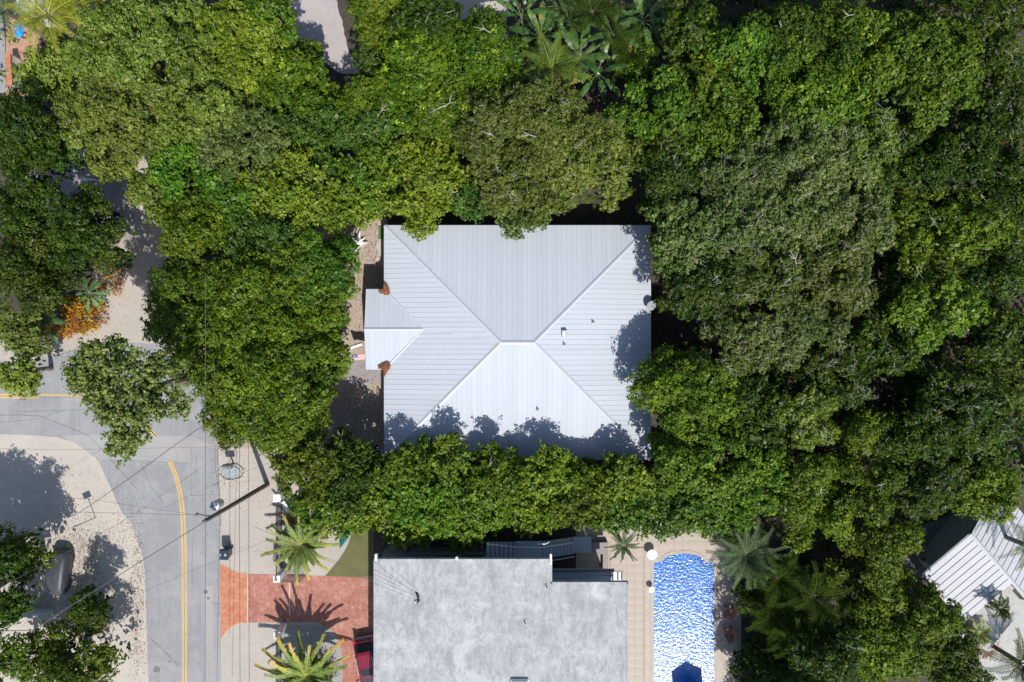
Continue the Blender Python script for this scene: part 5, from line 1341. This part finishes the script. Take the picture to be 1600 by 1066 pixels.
# gate pillars, fence and gate leaf
def ornament(x, y, z, parent):
    M.setdefault('orn', simple('ornament', (.22, .30, .40), .4))
    MB().tube([(x - .02, y - .12, z), (x + .03, y - .1, z + .1), (x - .04, y, z + .2), (x + .05, y + .08, z + .28), (x + .0, y + .13, z + .22)], [.07, .06, .08, .06, .02], 8).build('ornament', M['orn'], parent)
for (px, py, z, w_, lb, orn) in ((432.5, 778.5, 1.7, .56, 'white capped gate pillar at the upper end of the iron fence', False), (432, 905, 1.9, .52, 'white gate pillar with a blue ornament above the red driveway', True), (432.5, 993, 1.9, .5, 'white gate pillar with a blue ornament in the palm shadow below the driveway', True)):
    c = W(px, py, z); t = thing('gate_pillar', (c.x, c.y, 0), lb, 'pillar', 'white gate pillars along the street')
    MB().box((c.x, c.y, z / 2 - .05), (w_ * .82, w_ * .82, z - .1)).build('shaft', M['wall_white'], t)
    MB().box((c.x, c.y, z - .05), (w_, w_, .1)).build('cap', M['trim_white'], t, bevel=.01)
    if orn: ornament(c.x, c.y, z, t)
def fence(p0, p1, label, hgt=1.5, step=.14, mat='black_metal', name='iron_fence', lean=(0, 0), cat='fence'):
    a = Vector((p0[0], p0[1], 0)); b = Vector((p1[0], p1[1], 0)); L = (b - a).length; t = thing(name, (a + b) / 2, label, cat)
    d = (b - a) / L; an = math.atan2(d.y, d.x)
    for z in (.15, hgt - .12): MB().box(((a.x + b.x) / 2, (a.y + b.y) / 2, z), (L, .05, .05), an).build('rail', M[mat], t)
    o0 = MB().box((0, 0, hgt / 2), (.03, .03, hgt), 0).build('picket', M[mat], t, origin=(0, 0, 0))
    n = int(L / step)
    for i in range(n):
        q = o0 if i == 0 else o0.copy()
        if i: COL.objects.link(q); q.parent = t
        p = a + d * (i + .5) * step - (a + b) / 2; q.location = (p.x, p.y, 0)
    return t
a = W(434, 786, 1.0); b = W(434, 900, 1.0)
fence((a.x, a.y), (b.x, b.y), 'dark iron fence between the two upper gate pillars', 1.45, .17)
a = W(433, 1000, 1.0); b = W(433, 1300, 1.0)
fence((a.x, a.y), (b.x, b.y), 'dark iron fence running down from the lowest gate pillar', 1.3, .2)
a = W(438, 906, .8); b = W(474, 906, .8)
fence((a.x, a.y), (b.x, b.y), 'open slatted gate leaf beside the big palm on the red driveway', 1.4, .1, 'dark_metal', 'gate_leaf', cat='gate')
c = W(447, 794, .5); t = thing('white_panel', (c.x, c.y, 0), 'narrow white panel lying aslant behind the iron fence', 'panel')
MB().box((c.x, c.y, .45), (.32, 1.1, .12), R(28)).build('board', M['trim_white'], t); MB().box((c.x, c.y, .2), (.2, .7, .4), R(28)).build('support', M['grey_light'], t)
c = W(440, 868, .3); t = thing('meter_box', (c.x, c.y, 0), 'dark box beside the iron fence below the big palm', 'box')
MB().box((c.x - .25, c.y, .35), (.5, .6, .7)).build('body', M['black_metal'], t, bevel=.02); MB().box((c.x - .25, c.y, .72), (.56, .66, .05)).build('lid', M['dark_metal'], t)
# teal kayak
M['teal'] = simple('teal', (.01, .15, .15), .3, 0, .1)
c = W(543, 828, .3); t = thing('kayak', (c.x, c.y, 0), 'teal kayak resting on the gravel between shrub and dry lawn', 'kayak')
kd = Vector((.38, .92, 0)).normalized(); kn = Vector((-kd.y, kd.x, 0)); mb = MB(); N = 12; vs = []
for i in range(N + 1):
    s = -1 + 2 * i / N; w_ = .33 * max(.03, (1 - abs(s) ** 2.2)); z0 = .12 + .18 * s * s
    cc = Vector((c.x, c.y, 0)) + kd * s * 1.5
    for (u, z) in ((-1, z0 + .18), (-.7, z0), (.7, z0), (1, z0 + .18), (.35, z0 + .27), (-.35, z0 + .27)): vs.append(cc + kn * u * w_ + Vector((0, 0, z)))
fs = [(i * 6 + k, i * 6 + (k + 1) % 6, (i + 1) * 6 + (k + 1) % 6, (i + 1) * 6 + k) for i in range(N) for k in range(6)] + [tuple(range(5, -1, -1)), tuple(N * 6 + k for k in range(6))]
mb.add(vs, fs).build('hull', M['teal'], t, smooth=False)
MB().lathe([(.2, .28), (.25, .34), (.27, .42), (.22, .42), (.2, .36), (.05, .33)], (c.x, c.y, .12), 16).build('cockpit', M['black_metal'], t)
# red car beside the flat roofed house
M['car_red'] = simple('car_red', (.20, .008, .028), .22, 0, .03, 1, 0); M['car_red'].node_tree.nodes['Principled BSDF'].inputs['Coat Weight'].default_value = .6
M['tail'] = simple('tail', (.55, .01, .01), .2, 0, .05, 1, 0)
cc = W(575, 1046, 1.2); t = thing('parked_car', (cc.x, cc.y, 0), 'dark red car parked beside the flat roofed house, rear end towards the driveway', 'car')
ra = R(11.5)
def CT(mb):
    m_ = Matrix.Translation((cc.x, cc.y, 0)) @ Matrix.Rotation(ra, 4, 'Z')
    mb.v = [tuple(m_ @ Vector(v)) for v in mb.v]; return mb
def loft(secs):
    """secs: list of (y, halfwidth_bottom, halfwidth_top, z0, z1) along the car"""
    mb = MB(); vs = []
    for (y, wb, wt, z0, z1) in secs:
        vs += [(-wb * .92, y, z0), (-wb, y, z0 + (z1 - z0) * .35), (-wt, y, z1 - .07), (-wt + .12, y, z1), (wt - .12, y, z1), (wt, y, z1 - .07), (wb, y, z0 + (z1 - z0) * .35), (wb * .92, y, z0)]
    n = 8
    fs = [(i * n + k, (i + 1) * n + k, (i + 1) * n + (k + 1) % n, i * n + (k + 1) % n) for i in range(len(secs) - 1) for k in range(n)] + [tuple(range(n)), tuple((len(secs) - 1) * n + k for k in range(n - 1, -1, -1))]
    return mb.add(vs, fs)
CT(loft([(2.15, .78, .68, .35, .8), (2.05, .88, .80, .25, .95), (1.5, .92, .84, .22, 1.0), (-.9, .93, .85, .22, 1.0), (-1.9, .9, .80, .22, .86), (-2.25, .8, .68, .3, .7)])).build('body', M['car_red'], t, smooth=False)
CT(loft([(1.95, .70, .62, .96, 1.0), (1.45, .74, .62, .96, 1.6), (-.3, .76, .64, .96, 1.63), (-1.15, .76, .66, .96, 1.0)])).build('cabin', M['glass'], t)
CT(loft([(1.5, .62, .56, 1.56, 1.63), (1.3, .65, .6, 1.58, 1.69), (-.1, .66, .62, 1.6, 1.7), (-.45, .62, .56, 1.58, 1.64)])).build('roof', M['car_red'], t)
CT(MB().box((0, -.0, 1.705), (.9, .5, .01))).build('sunroof', M['glass'], t)
for s in (-1, 1):
    CT(MB().tube([(s * .60, 1.2, 1.73), (s * .60, -.1, 1.74)], .025, 6)).build('roof_rail', M['galv'], t)
    CT(MB().box((s * .70, 2.08, .82), (.22, .14, .3))).build('tail_light', M['tail'], t)
    CT(MB().box((s * .62, -2.2, .66), (.3, .12, .14))).build('headlight', M['galv'], t)
    CT(MB().box((s * 1.0, -.75, 1.02), (.2, .12, .14))).build('mirror', M['car_red'], t)
    for y in (1.35, -1.4):
        wh = CT(MB().tube([(s * .72, y, .33), (s * .94, y, .33)], .33, 20)).build('wheel', M['black_metal'], t)
        CT(MB().tube([(s * .93, y, .33), (s * .95, y, .33)], .2, 12)).build('rim', M['galv'], wh)
CT(MB().box((0, 2.2, .5), (1.5, .1, .2))).build('bumper', M['galv'], t)
# vehicle under a grey cover
M['tarp'] = layered('tarp', (.045, .05, .062), [(2, .5, .7, (.09, .095, .11), .8, (2, 1, 1)), (4, .58, .7, (.16, .16, .17), .5, None)], .45, (.6, .05, 5))
cc = W(87, 897, 1.0); t = thing('covered_vehicle', (cc.x, cc.y, 0), 'vehicle under a taut dark grey cover on the leaf strewn verge', 'vehicle'); ra = R(-8)
secs = [(1.75, .5, .30, .1, .8), (1.62, .7, .55, .05, 1.05), (1.2, .78, .66, .03, 1.22), (-.2, .8, .68, .03, 1.3), (-1.3, .78, .66, .03, 1.15), (-1.7, .7, .5, .05, .9), (-1.85, .4, .2, .1, .6)]
o = CT(loft(secs)).build('cover', M['tarp'], t, smooth=True)
md = o.modifiers.new('s', 'SUBSURF'); md.levels = 1; md.render_levels = 1
for s in (-1, 1):
    for y in (1.0, -1.0): CT(MB().tube([(s * .55, y, .25), (s * .72, y, .25)], .25, 14)).build('wheel', M['black_metal'], t)
# low wall behind it
a = W(-60, 961, .8); b = W(74, 961, .8); o = MB().box(((a.x + b.x) / 2, a.y, .4), (b.x - a.x, .38, .8)).build('low_wall', M['grey_light'], origin=(a.x, a.y, 0)); tag(o, 'pale grey low wall below the covered vehicle', 'wall')
o = MB().lathe([(.02, 0), (.55, .02), (.4, .12), (.1, .2), (.02, .22)], (W(158, 975).x, W(158, 975).y, .0), 9).build('leaf_pile', M['litter'], origin=(W(158, 975).x, W(158, 975).y, 0)); o.scale = (.5, 1.1, 1); tag(o, 'orange brown heap of palm litter beside the round dark crown', 'leaf pile')
# wooden deck and white beam near the shaded pavers
t = thing('plank_steps', (W(150, 268, .3).x, W(150, 268, .3).y, 0), 'weathered planks lying askew beside the shaded pavers', 'planks')
for i, (x, y, an) in enumerate([(140, 270, -38), (147, 268, -36), (154, 266, -40), (162, 264, -42)]):
    c = W(x, y, .25); MB().box((c.x, c.y, .22 + i * .01), (1.3, .2, .05), R(an)).build('plank', simple('plank%d' % i, (.42, .33, .27), .8), t)
t = thing('white_beam', (W(133, 280, 1.2).x, W(133, 280, 1.2).y, 0), 'white beam on posts above the shaded pavers', 'beam')
c = W(135, 280, 1.2); MB().box((c.x, c.y, 1.2), (1.5, .18, .12), R(-7)).build('beam', M['trim_white'], t)
for s in (-.65, .65): MB().box((c.x + s, c.y - s * .12, .57), (.1, .1, 1.14)).build('post', M['trim_white'], t)
# garden things between the great crown and the porch
M['copper'] = simple('copper', (.60, .18, .07), .22, .9, .1, 2, 0)
c = W(549, 443, .5); t = thing('gazing_ball', (c.x, c.y, 0), 'shiny copper garden ball beside the great rounded crown', 'garden ball')
MB().lathe([(.02, 0)] + [(.31 * math.sin(a), .31 - .31 * math.cos(a)) for a in [i * math.pi / 14 for i in range(1, 14)]] + [(.01, .62)], (c.x, c.y, .22), 24).build('ball', M['copper'], t, smooth=True)
MB().lathe([(.22, 0), (.18, .05), (.1, .12), (.14, .24)], (c.x, c.y, 0), 16).build('stand', M['dark_metal'], t)
c = W(558, 378, .3); t = thing('star_ornament', (c.x, c.y, 0), 'white spiky star shaped garden ornament on the gravel left of the roof', 'ornament')
M['orn_white'] = simple('orn_white', (.78, .78, .78), .5, 0, .04)
spk = [(75, 1.0, .16), (25, .75, .14), (-8, .95, .16), (-30, .7, .12), (-95, .85, .3), (180, .55, .3), (140, .5, .2), (115, .35, .14)]
for a_, L_, w_ in spk:
    a = R(a_); d = Vector((math.cos(a), math.sin(a), 0)); n_ = Vector((-d.y, d.x, 0)); b0 = Vector((c.x, c.y, .18))
    MB().add([b0 - n_ * w_ * 1.4, b0 + n_ * w_ * 1.4, b0 + d * L_ + Vector((0, 0, .18)), b0 + Vector((0, 0, .22)) + d * .1, b0 - Vector((0, 0, .1)) + d * .1], [(0, 2, 3), (3, 2, 1), (0, 4, 2), (4, 1, 2), (0, 3, 1, 4)]).build('spike', M['orn_white'], t)
MB().lathe([(.36, .0), (.4, .16), (.28, .32), (.05, .38)], (c.x, c.y, .05), 14).build('base', M['orn_white'], t)
# stone edging along the house
t = thing('stone_edging', (W(588, 380).x, W(588, 380).y, 0), 'line of small rough stones between gravel yard and house strip', 'stone edging')
rp = random.Random(8); st0 = None
for i in range(30):
    y = 352 + i * 2.6; x = 588.5 - (0 if y < 400 else (y - 400) * .1) + 1.5 * math.sin(i * .8); c = W(x, y)
    if st0 is None:
        st0 = MB().lathe([(.02, 0), (.08, .02), (.09, .06), (.05, .1), (.01, .11)], (0, 0, 0), 7).build('stone', simple('rough_stone', (.45, .4, .35), .85), t, origin=(0, 0, 0)); q = st0
    else: q = st0.copy(); COL.objects.link(q); q.parent = t
    q.location = (c.x - t.location.x, c.y - t.location.y, 0); q.scale = (rp.uniform(.6, 1.2), rp.uniform(.8, 1.4), rp.uniform(1, 1.8)); q.rotation_euler.z = rp.uniform(0, 6)
ground_sheet('house_strip', [(589, 350), (604, 350), (604, 414), (587, 414)], 0.008, M['sand'])
ground_sheet('artificial_turf', [(591, 352), (604, 352), (604, 374), (591, 374)], 0.012, simple('turf', (.10, .16, .05), .9, 0, .2, 12))
ground_sheet('side_path', [(606, 250), (1030, 250), (1030, 800), (1016, 800), (1016, 354), (606, 354)], 0.004, M['soil'])
ground_sheet('porch_path', rough_poly([(540, 560), (606, 560), (606, 600), (540, 600)], 1, 5), 0.010, M['paver'])
c = W(546, 536); o = MB().box((c.x + .4, c.y - .3, .05), (1.3, .18, .12), R(18)).build('edging_board', M['trim_white'], origin=(c.x, c.y, 0)); tag(o, 'short white edging board beside the great crown near the porch', 'board')
# flag by the porch
def cmat(n, c): return simple(n, c, .8, 0, .05, 3, 0)
fr, fw, fb = cmat('flag_stripe_red', (.45, .03, .04)), cmat('flag_stripe_white', (.7, .7, .7)), cmat('flag_blue', (.03, .05, .2))
c = W(562, 557, 2.0); t = thing('flag', (c.x + .5, c.y + .15, 0), 'small striped flag with a starred blue corner hanging out beside the porch', 'flag')
ax = Vector((-.92, -.1, .25)).normalized(); dn = Vector((.25, -.75, -.60)).normalized(); o0 = Vector((c.x + .42, c.y + .22, 2.3)); FL, FH = .95, .6
MB().tube([Vector((PX0 + .3, c.y + .3, 1.9)), o0 + ax * (FL + .15)], .014, 6).build('staff', M['trim_white'], t)
def fp(u, v, off=0.0):
    return o0 + ax * u * FL + dn * v * FH + Vector((0, .0, .045 * math.sin(u * 9 + v * 2) + off))
for i in range(13):
    mb = MB(); v0, v1 = i / 13, (i + 1) / 13
    for k in range(10): mb.add([fp(k / 10, v0), fp((k + 1) / 10, v0), fp((k + 1) / 10, v1), fp(k / 10, v1)], [(0, 1, 2, 3)])
    mb.build('stripe', fr if i % 2 == 0 else fw, t)
mb = MB()
for k in range(4): mb.add([fp(.6 + k * .1, 0, .008), fp(.6 + (k + 1) * .1, 0, .008), fp(.6 + (k + 1) * .1, .54, .008), fp(.6 + k * .1, .54, .008)], [(0, 1, 2, 3)])
cant = mb.build('canton', fb, t)
mb = MB()
for i in range(5):
    for j in range(9):
        if (i + j) % 2 == 0:
            p = fp(.63 + j * .042, .06 + i * .11, .014); s = .011
            q = []
            for k in range(10):
                r_ = s if k % 2 == 0 else s * .45; q.append(p + ax * r_ * math.cos(k * math.pi / 5) + dn * r_ * math.sin(k * math.pi / 5))
            mb.add(q, [tuple(range(10))])
mb.build('star', fw, cant)
# top left corner: blue parasol, tiled roof edge, street
ground_sheet('street', [(-200, -80), (-10, -80), (8, 60), (10, 145), (-200, 150)], 0.016, M['asphalt'])
ground_sheet('courtyard', [(9, 20), (60, 20), (70, 150), (10, 150)], 0.014, simple('terracotta', (.42, .24, .17), .8, 0, .25, 4))
c = W(25, 43, 2.6); t = thing('parasol', (c.x, c.y, 0), 'bright blue parasol in the top left corner', 'parasol')
M['blue_cloth'] = simple('blue_cloth', (.0, .26, .72), .7, 0, .05)
mb = MB(); vs = [(c.x + .36 * math.cos(R(45 * i)), c.y + .68 * math.sin(R(45 * i)), 2.3) for i in range(8)] + [(c.x, c.y, 2.75)]
mb.add(vs, [(i, (i + 1) % 8, 8) for i in range(8)]).build('canopy', M['blue_cloth'], t)
MB().tube([(c.x, c.y, 0), (c.x, c.y, 2.75)], .03, 8).build('pole', M['galv'], t)
c = W(36, 4, 3); t = thing('shed', (c.x, c.y, 0), 'small building with a white roof at the top edge beside the yellow palm', 'building')
MB().box((c.x, c.y + .3, 1.3), (1.2, 1.5, 2.6)).build('wall', M['wall_white'], t); MB().box((c.x, c.y + .3, 2.7), (1.4, 1.7, .15)).build('roof', M['trim_white'], t)
a = W(12, 100, 1.2); t = thing('garden_wall', (a.x, a.y, 0), 'terracotta topped garden wall along the street in the top left corner', 'wall')
for i in range(3):
    c = W(13 + i * 1.2, 92 + i * 17, 1.2); MB().box((c.x, c.y, .6), (.3, .75, 1.2)).build('segment', M['wall_white'], t); MB().box((c.x, c.y, 1.23), (.42, .8, .08)).build('coping', M['stamp_orange'], t)
